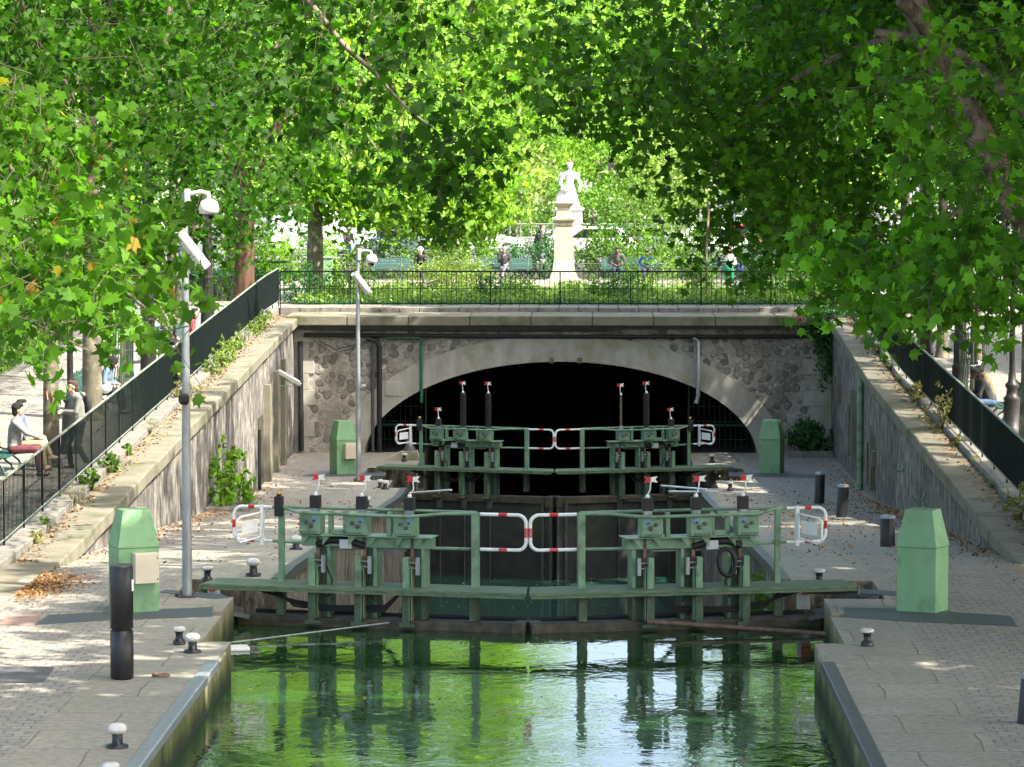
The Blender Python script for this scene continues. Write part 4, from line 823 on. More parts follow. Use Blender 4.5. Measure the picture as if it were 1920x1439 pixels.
# ---- right bank: big canopy over the canal
D1 = pspray([(1080, 60, 46, 150, 80, 3, 54, 13), (1060, 170, 46, 110, 70, 2, 20, 12), (1250, 80, 46, 160, 110, 3, 84, 13), (1220, 200, 46, 130, 50, 2, 50, 13), (1420, 100, 48, 170, 130, 3, 150, 13), (1420, 285, 48, 140, 90, 2, 84, 13), (1430, 400, 48, 95, 60, 2, 38, 12), (1560, 250, 50, 160, 150, 3, 130, 13), (1560, 420, 50, 150, 80, 2, 80, 13), (1740, 200, 52, 170, 170, 3, 120, 13), (1800, 420, 52, 170, 110, 3, 90, 13), (1330, 440, 48, 55, 40, 1, 10, 11), (930, 60, 47, 80, 60, 2, 12, 12), (1600, 60, 50, 200, 80, 3, 90, 13), (1850, 60, 52, 120, 80, 3, 60, 13)], .8, .13)
D2 = pspray([(1640, 455, 36, 120, 40, 1, 26, 11), (1580, 520, 36, 90, 30, .8, 13, 10), (1720, 512, 35, 110, 40, .8, 24, 11), (1850, 490, 35, 110, 60, .8, 26, 11), (1770, 560, 34, 110, 32, .6, 17, 10), (1880, 565, 34, 80, 28, .5, 13, 10), (1830, 330, 36, 120, 110, 1, 24, 10), (1660, 200, 36, 100, 100, 1, 12, 10), (1760, 120, 40, 90, 120, 1, 22, 11), (1850, 250, 40, 90, 80, 1, 16, 11), (1880, 130, 36, 80, 120, 1, 16, 10), (1640, 550, 36, 40, 16, .4, 3, 8), (1560, 480, 38, 60, 40, .6, 8, 10)], .5, .09)
tree('big plane tree on the right whose pale forked limbs lean over the canal', 10.2, 46, 0, [((9.5, 45, 12.4), (4.5, 5.5, 3.4)), ((5.6, 46, 12.6), (2.6, 4, 2.4))], LF_DARK, h=5.0, r0=.3, lean=(-1.2, 0), ntw=240, spray=[(D1, LF_LIFT, .105, MID), (D2, LF_MID, .12, PLANE)],
     extra_limbs=[plimb([(2180, 760, 46), (1990, 520, 46), (1880, 330, 45), (1800, 190, 45), (1725, 40, 45), (1700, -60, 45)], .24, .16), plimb([(1800, 190, 45), (1740, 60, 44.5), (1690, 0, 44)], .12, .09), plimb([(1960, 230, 44), (1880, 170, 44), (1780, 90, 44), (1640, 60, 44)], .10, .05), plimb([(1990, 360, 40), (1900, 375, 38), (1800, 395, 37), (1750, 430, 36)], .04, .015), plimb([(1880, 380, 38), (1885, 520, 36), (1880, 600, 35.5)], .022, .01), plimb([(1700, 60, 47), (1560, 110, 47), (1420, 200, 47), (1330, 330, 47)], .05, .012), plimb([(1360, 120, 46), (1320, 90, 46), (1300, 20, 46)], .03, .02), plimb([(1325, 550, 42), (1325, 470, 42), (1330, 380, 43)], .012, .015)])
# ---- rows of street plane trees (crowns above, trunks where the photo shows them)
G_L = 'plane trees along the left street'; G_R = 'plane trees along the right street'
def over(t, lst, m=None, ls=.2, ntw=420, per=12, nm='upper_shade_crown'):
    P = np.concatenate([twigs(c, r, int(ntw*r[0]*r[1]/20), per, 1.1, .2, .1) for c, r in lst]); n = len(P)
    return leaves(nm, P, norms(n, .9), RNG.uniform(.7, 1.2, n)*ls, RH, m or LF_DARK, t)
def row(label, x, y, zf, cx=0, r0=.16, lean=(0, 0), h=6.5, ntw=270, cz=10.6, rz=4.0, m=None, rx=4.2, bark=None, group=None, name='plane_tree'):
    return tree(label, x, y, zf(y), [((x+cx, y, zf(y)+cz), (rx, 4.6, rz))], m or LF_DARK, MID, .125, r0, h, lean, ntw=ntw, group=group, bark=bark, name=name)
tA = row('grey trunked plane tree nearest the seated pair, orange scrawl on its bark', -9.62, 67.5, zl, .8, r0=.155, group=G_L)
strokes('IV', (-9.62-.07, 67.5-.175, zl(67.5)+1.32), (.09, .16), mat('orange_spray', (.6, .28, .12), .7), 'graffiti', .012, par=tA)
row('plane tree beside the curly haired woman with the white bag', -9.95, 75.5, zl, .8, r0=.21, group=G_L, h=7)
row('pale greenish plane tree leaning right behind the tall camera pole', -10.0, 90.5, zl, 1.4, r0=.17, lean=(1.6, 0), h=6.5, group=G_L, ntw=230)
row('tree with red brown furrowed bark at the end of the left railing', -9.75, 107, z2, 0, r0=.33, lean=(.15, 0), h=3.6, cz=7.4, rz=3.8, bark=BARKD, m=LF_BACK, name='broadleaf_tree', ntw=250, rx=4.2)
row('plane tree on the left bank just before the leaning pale trunk', -10.2, 83, zl, .4, group=G_L)
row('plane tree on the left bank behind the street lamp, crown above the hedge', -10.8, 98, zl, -.8, group=G_L)
row('thick trunked plane tree at the right edge behind the two seated men', 10.15, 72.5, zr, -.6, r0=.24, group=G_R)
row('slim plane tree beside the two seated men in caps', 9.75, 78.5, zr, -1, r0=.09, group=G_R)
row('plane tree behind the cage of the right street, trunk half hidden', 10.3, 92, zr, -1.2, r0=.15, group=G_R)
row('plane tree on the right bank beside the bollards', 10.2, 58, zr, -1.0, group=G_R)
row('plane tree at the far end of the right railing', 10.4, 104, zr, -.3, group=G_R, m=LF_DARK)
row('plane tree on the right bank, second nearest the viewpoint', 10.2, 32, zr, -.8, group=G_R, ntw=300)
row('unseen plane tree added for shade on the right bank nearest the viewpoint', 10.2, 18, zr, 1, group=G_R, ntw=300)  # out of view, added to thicken the shade from the right
# upper crowns added out of view above the picture, shaped to shade quays and foliage
for o in [o for o in COL.objects if o.name.startswith('plane_tree')]:
    L_ = o.location
    if L_.x > 0: over(o, [((L_.x+1.8, L_.y-1, L_.z+14.5), (6.8, 6.5, 4)), ((L_.x-2.6, L_.y, L_.z+(11.8 if L_.y > 40 else 13.4)), (3.2, 5.5, 2.2))] + ([((L_.x+6.5, L_.y-1, L_.z+11), (3.6, 6, 3.4))] if L_.y < 60 else []) + ([((L_.x+7.5, L_.y-2, L_.z+15.5), (4.5, 6.5, 3.6))] if 25 < L_.y < 50 else []), ls=.37)
    elif L_.y < 60: over(o, [((L_.x+2.2, L_.y, L_.z+15), (5, 6.5, 3)), ((L_.x-2, L_.y, L_.z+15), (5, 6.5, 3))], ls=.38)
    else: over(o, [((L_.x-.5, L_.y, L_.z+14.5), (5, 6, 3.5))], ls=.25)
# ---- trees of the garden and beyond, sunlit
def back(label, x, y, crowns, m, ls=.16, r0=.22, h=5, tpl=OVAL, ntw=420, per=14, bark=None, name='broadleaf_tree', group='trees of the garden and beyond', lean=(0, 0)):
    return tree(label, x, y, 2, crowns, m, tpl, ls, r0, h, lean, bark=bark, name=name, group=group, ntw=ntw, per=per, upb=.6)
back('pale trunked tree in the left corner of the garden', -8.0, 113, [((-8.0, 114, 9.6), (3.6, 3.6, 3.4)), ((-6.2, 113, 6.1), (2.3, 2.4, 1.2))], LF_BACK, h=6, r0=.27)
back('bright tree behind the left benches', -4.6, 138, [((-4.8, 138, 10.5), (5, 4, 5)), ((-5.2, 138, 18.5), (5.5, 4, 6)), ((-5.4, 136, 6.2), (3.0, 2.5, 1.9))], LF_BACK, h=5, ntw=760, ls=.18)
back('low bright tree just left of the pedestal', -4.0, 140, [((-5.0, 140, 6.6), (2.0, 2.5, 2.4)), ((-4.9, 138, 5.0), (2.2, 2, 1.5))], LF_BACK, h=3, ls=.14)
back('tall bright tree behind the left street', -13.5, 140, [((-12.5, 140, 11), (5.5, 5, 6)), ((-13.5, 140, 19), (5.5, 5, 6))], LF_BACK, h=6, ntw=700, ls=.18)
back('tall bright tree over the left half of the road', -12.5, 205, [((-12.5, 205, 14), (9, 7, 9)), ((-5.5, 215, 17), (4.5, 4, 5))], LF_BACK, ls=.22, h=7, ntw=900)
back('tall bright tree left of the white statue', -3.5, 225, [((-5, 225, 21), (5, 6, 12)), ((-0.5, 230, 14), (3.5, 4, 3.6))], LF_BACK, ls=.22, h=9, ntw=600)
back('flowering tree with broad pale leaves behind the white statue', 9.0, 235, [((7.8, 238, 12.8), (4.2, 4, 5.0)), ((4.4, 240, 15), (4, 4, 3.4))], LF_BACK, ls=.24, h=8, ntw=480)
back('silvery small tree right of the white statue', 4.6, 168, [((4.7, 168, 5.6), (1.7, 2, 1.5))], LF_PALE, ls=.15, h=2, ntw=240, r0=.1)
back('silvery small tree left of the white statue', -2.6, 172, [((-2.4, 172, 6.2), (1.2, 1.5, 1.4))], LF_PALE, ls=.15, h=2, ntw=120, r0=.1)
back('feathery young tree in front of the parked cars', 2.9, 137, [((3.0, 137, 4.2), (1.9, 1.6, 1.6))], LF_SHRUB, ls=.10, h=1.3, ntw=240, r0=.05)
back('bright tree at the right of the garden', 9.5, 140, [((10, 140, 9.5), (4.4, 4, 5.2)), ((9.0, 139, 6), (1.8, 2, 1.6)), ((10.2, 140, 18), (4.8, 4, 6.5))], LF_BACK, h=5, ntw=760, ls=.18)
back('dark tree at the right of the garden beyond the railing', 14.5, 125, [((14, 125, 9.5), (5, 5, 5))], LF_DARK, h=5)
back('tall tree right of the far pavement', 21, 245, [((20, 245, 14), (9, 7, 10))], LF_BACK, ls=.24, h=8, ntw=800)
back('low spreading tree far behind the white statue', -2.5, 290, [((-2.5, 290, 7.5), (5.5, 4, 5))], LF_BACK, ls=.25, h=4, ntw=500)
back('low rounded tree far behind, right of the white statue', 4.0, 275, [((3.6, 275, 6.2), (3.4, 4, 4))], LF_BACK, ls=.25, h=3, ntw=360)
for i, (x, y, rx, rz_, zc_) in enumerate([(-26, 180, 11, 11, 12), (-22, 260, 12, 12, 14), (-10, 330, 12, 11, 16), (2, 360, 9, 7, 21), (30, 300, 13, 13, 15), (30, 190, 11, 11, 12), (-36, 130, 12, 11, 11), (34, 130, 12, 11, 11), (-24, 95, 8, 8, 10), (25, 88, 8, 8, 10), (-24, 62, 8, 8, 9), (24, 60, 8, 8, 9), (14, 430, 14, 10, 14), (-14, 460, 14, 12, 15)]):
    nm = ['wide tree far down the left street', 'wide tree beyond the left end of the road', 'far tree filling the view left of the statue', 'high far tree showing above the statue', 'far tree down the right boulevard', 'wide tree beyond the right end of the road', 'wide tree on the far left side of the street', 'wide tree on the far right side of the street', 'tree behind the left hedge, farther one', 'tree behind the right street, farther one', 'tree behind the left hedge, nearer one', 'tree behind the right street, nearer one', 'farthest tree closing the right boulevard', 'farthest tree closing the view on the left'][i]
    back(nm, x, y, [((x, y, zc_), (rx, rx*.7, rz_))], LF_BACK, ls=.38, h=zc_*.6, r0=.4, tpl=RH, ntw=700, per=14)
# ------------------------------------------------------------------ shrubs, hedges, garden
def shrub(name, label, c, r, m, n=900, ls=.05, tpl=RH, cat='shrub', group=None, upb=.6, sh=.5, blades=False):
    z = c[2]; t = thing(name, label, cat, (c[0], c[1], z), group=group)
    b = MB()
    for i in range(6):
        a = i*1.05; b.tube([(c[0], c[1], z), (c[0]+r[0]*.3*math.cos(a), c[1]+r[1]*.3*math.sin(a), z+r[2]*.8), (c[0]+r[0]*.6*math.cos(a), c[1]+r[1]*.6*math.sin(a), z+r[2]*1.3)], [.015, .01, .004], 5)
    b.build('stems', TWIG, t, world=True)
    P = twigs((c[0], c[1], z+r[2]), r, max(n//8, 1), 8, L=min(r)*.35, jit=min(r)*.1, shell=sh, droop=-.2); P[:, 2] = np.maximum(P[:, 2], z+.01)
    leaves('foliage', P, norms(len(P), upb), RNG.uniform(.7, 1.3, len(P))*ls, tpl, m, t, **({'up': .6} if blades else {}))
    return t
def stuffleaf(name, label, pos, m, tpl, ls, upb=2.0, sp=1, **k):
    o = leaves(name, pos, norms(len(pos), upb, sp), RNG.uniform(.6, 1.3, len(pos))*ls, tpl, m, None, **k); return tag(o, label, name.replace('_', ' '), kind='stuff')
n = 26000; P = np.column_stack([RNG.uniform(-8.2, 8.8, n), RNG.uniform(106.3, 121, n), np.zeros(n)])
hh = .18+.14*np.sin(P[:, 0]*1.3+1)*np.cos(P[:, 1]*.7)+.1*np.sin(P[:, 0]*3.1); P[:, 2] = 2+RNG.uniform(0, 1, n)*np.maximum(hh+.12, .06)
stuffleaf('ground_cover', 'low green ground cover filling the bed behind the portal railing', P, LF_COVER, RH, .065, .8)
n = 5000; P = np.column_stack([RNG.uniform(-8.2, 8.8, n), RNG.uniform(106.2, 108.2, n), 2+RNG.uniform(0, .22, n)])
stuffleaf('ivy_ground_cover', 'dark creeping ivy right behind the portal railing', P, LF_BOX, RH, .06, .8)
for i, (px, py, Y, rx, rz_, m, ls, lab) in enumerate([
    (915, 545, 112, .36, .38, LF_BOX, .035, 'dark clipped ball shrub left of the pedestal, the left of two'), (968, 546, 113, .42, .30, LF_SHRUB, .035, 'round green shrub just left of the pedestal, the right of two'),
    (1168, 548, 111, .48, .42, LF_BOX, .035, 'dark cone shaped shrub in front of the brown jacket man'), (1128, 545, 113, .4, .28, LF_SHRUB, .04, 'low rounded shrub just right of the pedestal'),
    (1215, 505, 117, .75, .62, LF_BACK, .05, 'tall feathery shrub hiding the person in blue'), (1312, 520, 115, .42, .5, LF_SHRUB, .045, 'upright green shrub left of the woman in green'),
    (1405, 540, 112, .5, .35, LF_BOX, .04, 'dark shrub below the woman in green'), (845, 512, 116, .55, .42, LF_PALE, .045, 'yellow green flowering shrub right of the white cap man'),
    (800, 520, 117, .6, .36, LF_PALE, .045, 'yellow green flowering shrub below the white cap man'), (890, 520, 118, .5, .35, LF_PALE, .045, 'yellow flowering shrub left of the seated man in black'),
    (1455, 520, 115, .7, .5, LF_SHRUB, .05, 'broad green shrub near the right end of the portal railing'), (1520, 530, 112, .7, .5, LF_SHRUB, .05, 'green shrub in the right corner of the garden'),
    (650, 525, 112, .6, .3, LF_SHRUB, .045, 'low green shrub left of the far camera pole'), (560, 535, 110, .6, .3, LF_BOX, .045, 'dark low shrub in the left corner of the garden')]):
    p = at(px, py, Y); shrub('garden_shrub', lab, (p.x, Y, 2.0), (rx*1.25, rx*1.25, max(rz_, (p.z-2)*.9)*1.1), m, 1500, ls, group='shrubs of the garden bed')
for i, (x, y, rx, rz_, m, lab) in enumerate([(-7, 134, 1.6, .8, LF_SHRUB, 'bush behind the leftmost bench'), (-3.6, 134.5, 1.5, .7, LF_SHRUB, 'bush behind the bench of the white cap man'), (-.9, 134, 1.2, .75, LF_BOX, 'dark bush behind the bench left of the pedestal'), (1.5, 134.5, 1.1, .8, LF_SHRUB, 'bush with reddish tips right of the pedestal'), (5.2, 135, 1.7, .8, LF_SHRUB, 'bush between the two right benches'), (8.2, 134.5, 1.6, .9, LF_BOX, 'dark bush behind the rightmost bench'), (-10.6, 118, 1.1, 1.1, LF_BACK, 'tall loose bush beyond the end of the left railing'), (-8.9, 122, 1.2, 1.0, LF_BACK, 'tall loose bush behind the pale trunk'), (11.5, 133, 1.6, 1.0, LF_SHRUB, 'bush at the right end of the garden')]):
    shrub('bush', lab, (x, y, 2.0), (rx, rx*.7, rz_), m, 2600, .07, group='bushes behind the benches')
def hedge(label, pts, w_, h, zf, m=LF_BOX):
    t = thing('hedge', label, 'hedge', (pts[0][0], pts[0][1], zf(pts[0][1]))); P = []; core = MB()
    for (a, b_) in zip(pts, pts[1:]):
        L_ = math.hypot(b_[0]-a[0], b_[1]-a[1]); n_ = int(L_*w_*h*1300); u = RNG.uniform(0, 1, n_); dx, dy = (b_[0]-a[0])/L_, (b_[1]-a[1])/L_
        side = RNG.uniform(-1, 1, n_)*w_/2; hz = RNG.uniform(0, 1, n_)*h; k = RNG.uniform(0, 1, n_); side = np.where(k < .45, np.sign(side)*w_/2*RNG.uniform(.85, 1.05, n_), side); hz = np.where(k > .7, h*RNG.uniform(.92, 1.04, n_), hz)
        y = a[1]+u*(b_[1]-a[1])+side*dx; x = a[0]+u*(b_[0]-a[0])-side*dy; P.append(np.column_stack([x, y, np.array([zf(q) for q in y])+hz]))
        core.beam((a[0], a[1], zf(a[1])+h*.44), (b_[0], b_[1], zf(b_[1])+h*.44), w_*.72, h*.84)
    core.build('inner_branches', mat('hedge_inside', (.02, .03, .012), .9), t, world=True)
    P = np.concatenate(P); leaves('foliage', P, norms(len(P), .5), RNG.uniform(.7, 1.3, len(P))*.04, RH, m, t)
hedge('clipped dark green hedge crossing behind the leaning tree at left', [(-13.6, 110.5), (-9.6, 112.5)], .8, .95, z2)
hedge('clipped hedge along the outer side of the left street', [(-14.0, 72), (-13.9, 104)], .9, .95, zl, LF_SHRUB)
# weeds along the kerbs
k_ = 0
for x, y, rx, rz_, lab in ((-3.2, 214, 1.8, 1.3, 'rounded bush left of the white statue'), (1.4, 216, 1.7, 1.2, 'rounded bush right behind the white statue'), (4.6, 214, 2.2, 1.2, 'wide bush on the right of the white statue'), (-.8, 219, 1.6, 2.0, 'tall bush directly behind the white statue')):
    shrub('bush', lab, (x, y, 2.0), (rx, 1.4, rz_), LF_SHRUB, 2200, .12, group='bushes around the white statue')
for s, X, zf, ysl in ((-1, -XL, zl, [57.5, 59, 62, 64.2, 66.5, 69.3, 72.8, 73.6, 79, 80.5, 85, 87, 88.4, 90, 91.5, 93, 94.6, 96, 97.5, 99]), (1, XR, zr, [60, 62.5, 64, 66.5, 70, 73.2, 76.2, 82, 84, 86.5, 89, 91, 93, 95, 97.5, 99.5])):
    for y in ysl:
        x = s*(X+.55+random.uniform(0, .12)); big = random.random() < .35 or (s < 0 and y > 84); h = random.uniform(.22, .38) if big else random.uniform(.08, .16)
        if s > 0 and y == 76.2: h = .55
        m = LF_PALE if (s < 0 and y > 84) else (LF_SHRUB if random.random() < .6 else LF_DRY)
        t = shrub('weed', 'small weed sprouting at the %s kerb stones' % ('left' if s < 0 else 'right'), (x, y, zf(y)), (h*.7, h*1.3, h*.75), m, 300 if h > .2 else 120, .05, BLADE if random.random() < .4 and h < .5 else RH, 'weed', 'weeds growing along the %s kerb' % ('left' if s < 0 else 'right'), blades=True)
for s, X, zf in ((-1, -XL, zl), (1, XR, zr)):
    n = 1200; y = RNG.uniform(55, 103, n); x = s*(X+.35+np.abs(RNG.normal(0, .12, n))*np.sign(RNG.uniform(-1, 1, n))+.12); z = np.array([zf(q) for q in y])+.012
    stuffleaf('leaf_litter', 'dry fallen leaves lying along the %s coping' % ('left' if s < 0 else 'right'), np.column_stack([x, y, z]), LF_FALL, OVAL, .045, 3)
    n = 3200 if s > 0 else 1700; xx = np.where(RNG.uniform(0, 1, n) < .55, X-np.abs(RNG.normal(0, .35, n))-.08, RNG.uniform(4.3, X-.1, n)); y = RNG.uniform(38, 101.5, n)*.35+.65*RNG.uniform(60, 101.5, n)
    z = np.array([zq(q) for q in y])+.02; stuffleaf('leaf_litter', 'scattered fallen leaves on the %s quay' % ('left' if s < 0 else 'right'), np.column_stack([s*xx, y, z]), LF_FALL, OVAL, .042, 3)
n = 900; P = np.column_stack([RNG.uniform(-4, 4, n), RNG.uniform(60, 95, n), np.full(n, -4.985)]); stuffleaf('floating_debris', 'small pale petals and leaves floating on the chamber water', P, LF_PALE, RH, .035, 8)
n = 2600; P = np.column_stack([-7.6+np.abs(RNG.normal(0, .33, n)), RNG.normal(52.0, .8, n), RNG.uniform(.01, .05, n)]); stuffleaf('leaf_litter', 'brown heap of fallen plane seeds and leaves at the left edge of the quay', P, LF_FALL, RH, .03, 3)
n = 170; P = np.column_stack([RNG.uniform(-3.8, 3.8, n), 50.4-np.abs(RNG.normal(0, 4.5, n)), np.full(n, -.488)]); stuffleaf('pool_debris', 'few leaves and petals floating on the pool before the near gate', P, LF_PALE, OVAL, .035, 8)
# ivy on the right corner, shrubs at wall feet
P = np.concatenate([twigs((8.0, 101.7, 1.0), (.35, .25, .95), 130, 9, .25, .06), twigs((7.62, 101.5, 1.7), (.42, .2, .2), 60, 9, .2, .05), twigs((8.4, 103, 2.0), (1.0, 1.6, .12), 130, 9, .25, .06)])
tag(leaves('ivy', P, norms(len(P), .3, 1, .8), RNG.uniform(.6, 1.3, len(P))*.06, OVAL, LF_BOX), 'dark ivy spilling over the right corner of the portal coping', 'ivy')
shrub('corner_shrub', 'dark green shrub in a planter at the right foot of the portal', (7.4, 101.2, -2.0), (.62, .4, .42), LF_BOX, 1600, .06)
tag(MB().box(6.7, 8.05, 100.5, 100.7, -2.1, -1.93).build('stone_kerb', KERB, bevel=.02), 'low stone kerb in front of the dark green corner shrub', 'kerb')
p = atf(437, 957, zq)
t = shrub('sapling', 'bright leafy sapling growing at the foot of the left wall', (XL+.42, p.y, zq(p.y)+.05), (.46, .6, .62), LF_BACK, 700, .085, OVAL)
tag(MB().box(XL, XL+.95, p.y-.9, p.y+.9, zq(p.y)-.1, zq(p.y)+.14).build('planter_kerb', KERB, bevel=.02), 'low stone kerb round the sapling at the left wall', 'kerb')
P = np.concatenate([twigs((3.82, 56.5, -1.2), (.1, 1.6, .6), 50, 9, .25, .06), twigs((3.82, 60, -1.6), (.1, 1.8, .9), 50, 9, .3, .06)]); tag(leaves('wall_plant', P, norms(len(P), .3), RNG.uniform(.7, 1.3, len(P))*.07, OVAL, LF_LIT), 'bright plant growing on the right chamber wall behind the near gate', 'plant')
# ================================================================== FURNITURE OF THE STREET AND GARDEN
def bench(label, x, y, z, L, rz, group, double=True):
    t = thing('park_bench', label, 'bench', (x, y, z), rz, group)      # sitter faces local -y
    for k in range(3): MB().box(-L/2, L/2, -.42+.14*k, -.30+.14*k, .42, .445).build('seat_slat', BENCHG, t, bevel=.004)
    for k in range(4):
        yb = .06+.035*k; zb = .52+.105*k
        MB().add([(-L/2, yb, zb), (L/2, yb, zb), (L/2, yb+.03, zb+.09), (-L/2, yb+.03, zb+.09), (-L/2, yb+.02, zb), (L/2, yb+.02, zb), (L/2, yb+.05, zb+.09), (-L/2, yb+.05, zb+.09)], [(0, 1, 2, 3), (7, 6, 5, 4), (0, 4, 5, 1), (3, 2, 6, 7), (0, 3, 7, 4), (1, 5, 6, 2)]).build('back_slat', BENCHG, t)
    for x_ in (-L/2+.15, 0, L/2-.15):
        b = MB(); b.tube([(x_, -.4, 0), (x_, -.32, .22), (x_, -.1, .40), (x_, .08, .5), (x_, .2, .96)], .022, 6); b.tube([(x_, .3, 0), (x_, .16, .2), (x_, .0, .36), (x_, -.3, .41)], .02, 6)
        b.build('leg', PAINTD, t)
    return t
GB_ = 'green slatted benches in the garden'
for px, L, lab in ((752, 2.3, 'green slatted bench with the white capped man on it'), (947, 2.0, 'green slatted bench left of the pedestal, man in black on it'), (1182, 2.2, 'green slatted bench right of the pedestal, man in brown on it'), (1362, 2.3, 'green slatted bench with the woman in a green skirt')):
    p = at(px, 500, 129); bench(lab, p.x, 129, 2.0, L, 0, GB_)
def lamp(label, x, y, z, kind, group='street lamps'):
    t = thing('street_lamp', label, 'street lamp', (x, y, z), group=group)
    if kind == 'fluted':
        MB().lathe([(.24, 0), (.24, .12), (.20, .2), (.19, .75), (.205, .78), (.17, .84), (.16, .9)], n=20).build('base', IRON, t)
        pr = []; n = 24; b = MB(); prof = [(.15, .9), (.15, 1.5), (.165, 1.52), (.165, 1.58), (.135, 1.6), (.115, 5.8)]
        vs = [(r*(1+.06*(k % 2))*math.cos(2*math.pi*k/n), r*(1+.06*(k % 2))*math.sin(2*math.pi*k/n), zz) for r, zz in prof for k in range(n)]
        b.add(vs, [(i*n+k, i*n+(k+1) % n, (i+1)*n+(k+1) % n, (i+1)*n+k) for i in range(len(prof)-1) for k in range(n)]); b.build('fluted_shaft', IRON, t)
        top = 5.8
    else:
        MB().lathe([(.22, 0), (.22, .15), (.19, .18), (.17, .75), (.19, .8), (.13, .86), (.11, 1.0), (.15, 1.05), (.15, 1.1), (.09, 1.16), (.08, 1.35)], n=16).build('base', IRON, t)
        MB().lathe([(.065, 1.35), (.06, 2.6), (.075, 2.62), (.055, 2.68), (.05, 3.5), (.09, 3.55), (.04, 3.62)], n=14).build('shaft', IRON, t); top = 3.6
    MB().lathe([(.06, top), (.16, top+.1), (.26, top+.5), (.28, top+.52)], n=6, smooth=False).build('lantern', GLASS, t)
    MB().lathe([(.3, top+.52), (.18, top+.68), (.03, top+.78)], n=6, smooth=False).build('lantern_roof', IRON, t)
lamp('tall fluted lamp post with ringed base at the top of the left street', -9.7, 96.5, zl(96.5), 'fluted')
lamp('black lamp post with bulging base behind the grey trunk', -9.55, 69.6, zl(69.6), 'slim')
lamp('dark lamp post with broad base behind the tree cage at left', -9.62, 82.7, zl(82.7), 'fluted')
lamp('dark lamp post behind the far end of the right railing', 9.9, 92.5, zr(92.5), 'fluted')
lamp('dark lamp post with broad base beside the cage of the right street', 9.75, 82.5, zr(82.5), 'fluted')
lamp('slim black lamp post by the thick right trunk', 10.1, 75.3, zr(75.3), 'slim')
def cage(label, x, y, z, thick=.05):
    t = thing('tree_guard', label, 'tree guard', (x, y, z), group='iron tree guards'); b = MB()
    for k in range(12):
        a = 2*math.pi*k/12; f = lambda r, h: (r*math.cos(a), r*math.sin(a), h); b.tube([f(.34, 0), f(.33, .35), f(.22, .9), f(.19, 1.7), f(.26, 1.9)], .013, 5)
    b.build('bars', PAINTD, t)
    for h, r in ((.12, .34), (.55, .29), (1.2, .2), (1.65, .19)):
        MB().tube([(r*math.cos(a), r*math.sin(a), h) for a in [2*math.pi*i/16 for i in range(16)]], .012, 5, closed=True).build('ring', PAINTD, t)
    t2 = thing('young_tree', 'thin young stem inside the ' + label[5:], 'tree', (x, y, z)); MB().tube([(0, 0, 0), (.02, 0, 1.5), (-.02, .03, 4.5)], [.05, .045, .03], 8).build('trunk', BARK, t2)
    P = twigs((x, y, z+5.6), (.9, .9, 1.4), 60, 12, .6, .12); leaves('crown', P, norms(len(P)), RNG.uniform(.7, 1.2, len(P))*.11, MID, LF_DARK, t2)
cage('iron tree guard beyond the curly haired woman', -9.75, 78.9, zl(78.9)); cage('iron tree guard cut by the left edge behind the seated men', -10.5, 64.6, zl(64.6)); cage('iron tree guard left of the capped men', 9.75, 80.0, zr(80))
# bench frames on the streets
bench('green slatted street bench under the woman with the white bag', -10.25, 76.6, zl(76.6), 2.0, R(90), 'benches on the streets'); bench('green slatted street bench of the man in maroon trousers', -10.5, 66.1, zl(65.9), 2.2, R(90), 'benches on the streets')
bench('green street bench under the capped men on the right', 10.35, 77.2, zr(77.2), 2.2, R(-90), 'benches on the streets')
bench('green street bench far up the left street by the leaning tree', -9.75, 88.3, zl(88.3), 1.6, R(60), 'benches on the streets')
# pedestal and bust
p = at(1057, 540, 124); PX = p.x; t = thing('stone_pedestal', 'pale stone pedestal with flaring foot standing in the garden', 'pedestal', (PX, 124, 2.0))
def sq(b, lv, m=4, rot=45): 
    return b.lathe([(r*math.sqrt(2), z) for r, z in lv], n=4, smooth=False, M=Matrix.Rotation(R(45), 4, 'Z'))
sq(MB(), [(.62, 0), (.62, .28), (.58, .31)]).build('plinth', LIME, t, bevel=.01)
sq(MB(), [(.54, .31), (.46, .42), (.40, .6), (.37, .8), (.35, 1.0), (.315, 2.2)]).build('shaft', LIME, t)
sq(MB(), [(.325, 2.2), (.345, 2.24), (.345, 2.29), (.32, 2.33), (.42, 2.42), (.43, 2.50), (.27, 2.56), (.24, 2.86)]).build('capital', LIME, t)
sq(MB(), [(.24, 2.86), (.36, 3.0), (.37, 3.05), (.12, 3.14)]).build('top_slab', LIME, t)
def blob(name, m, parent, prims, vox=.02, sm=3, world=False):
    b = MB()
    for q in prims:
        if len(q) == 2: b.ell(q[0], q[1], 14, 10)
        else: b.caps(*q)
    o = b.build(name, m, parent, world=world); r = o.modifiers.new('remesh', 'REMESH'); r.mode = 'VOXEL'; r.voxel_size = vox; r.use_smooth_shade = True
    s = o.modifiers.new('smooth', 'SMOOTH'); s.factor = .5; s.iterations = sm; return o
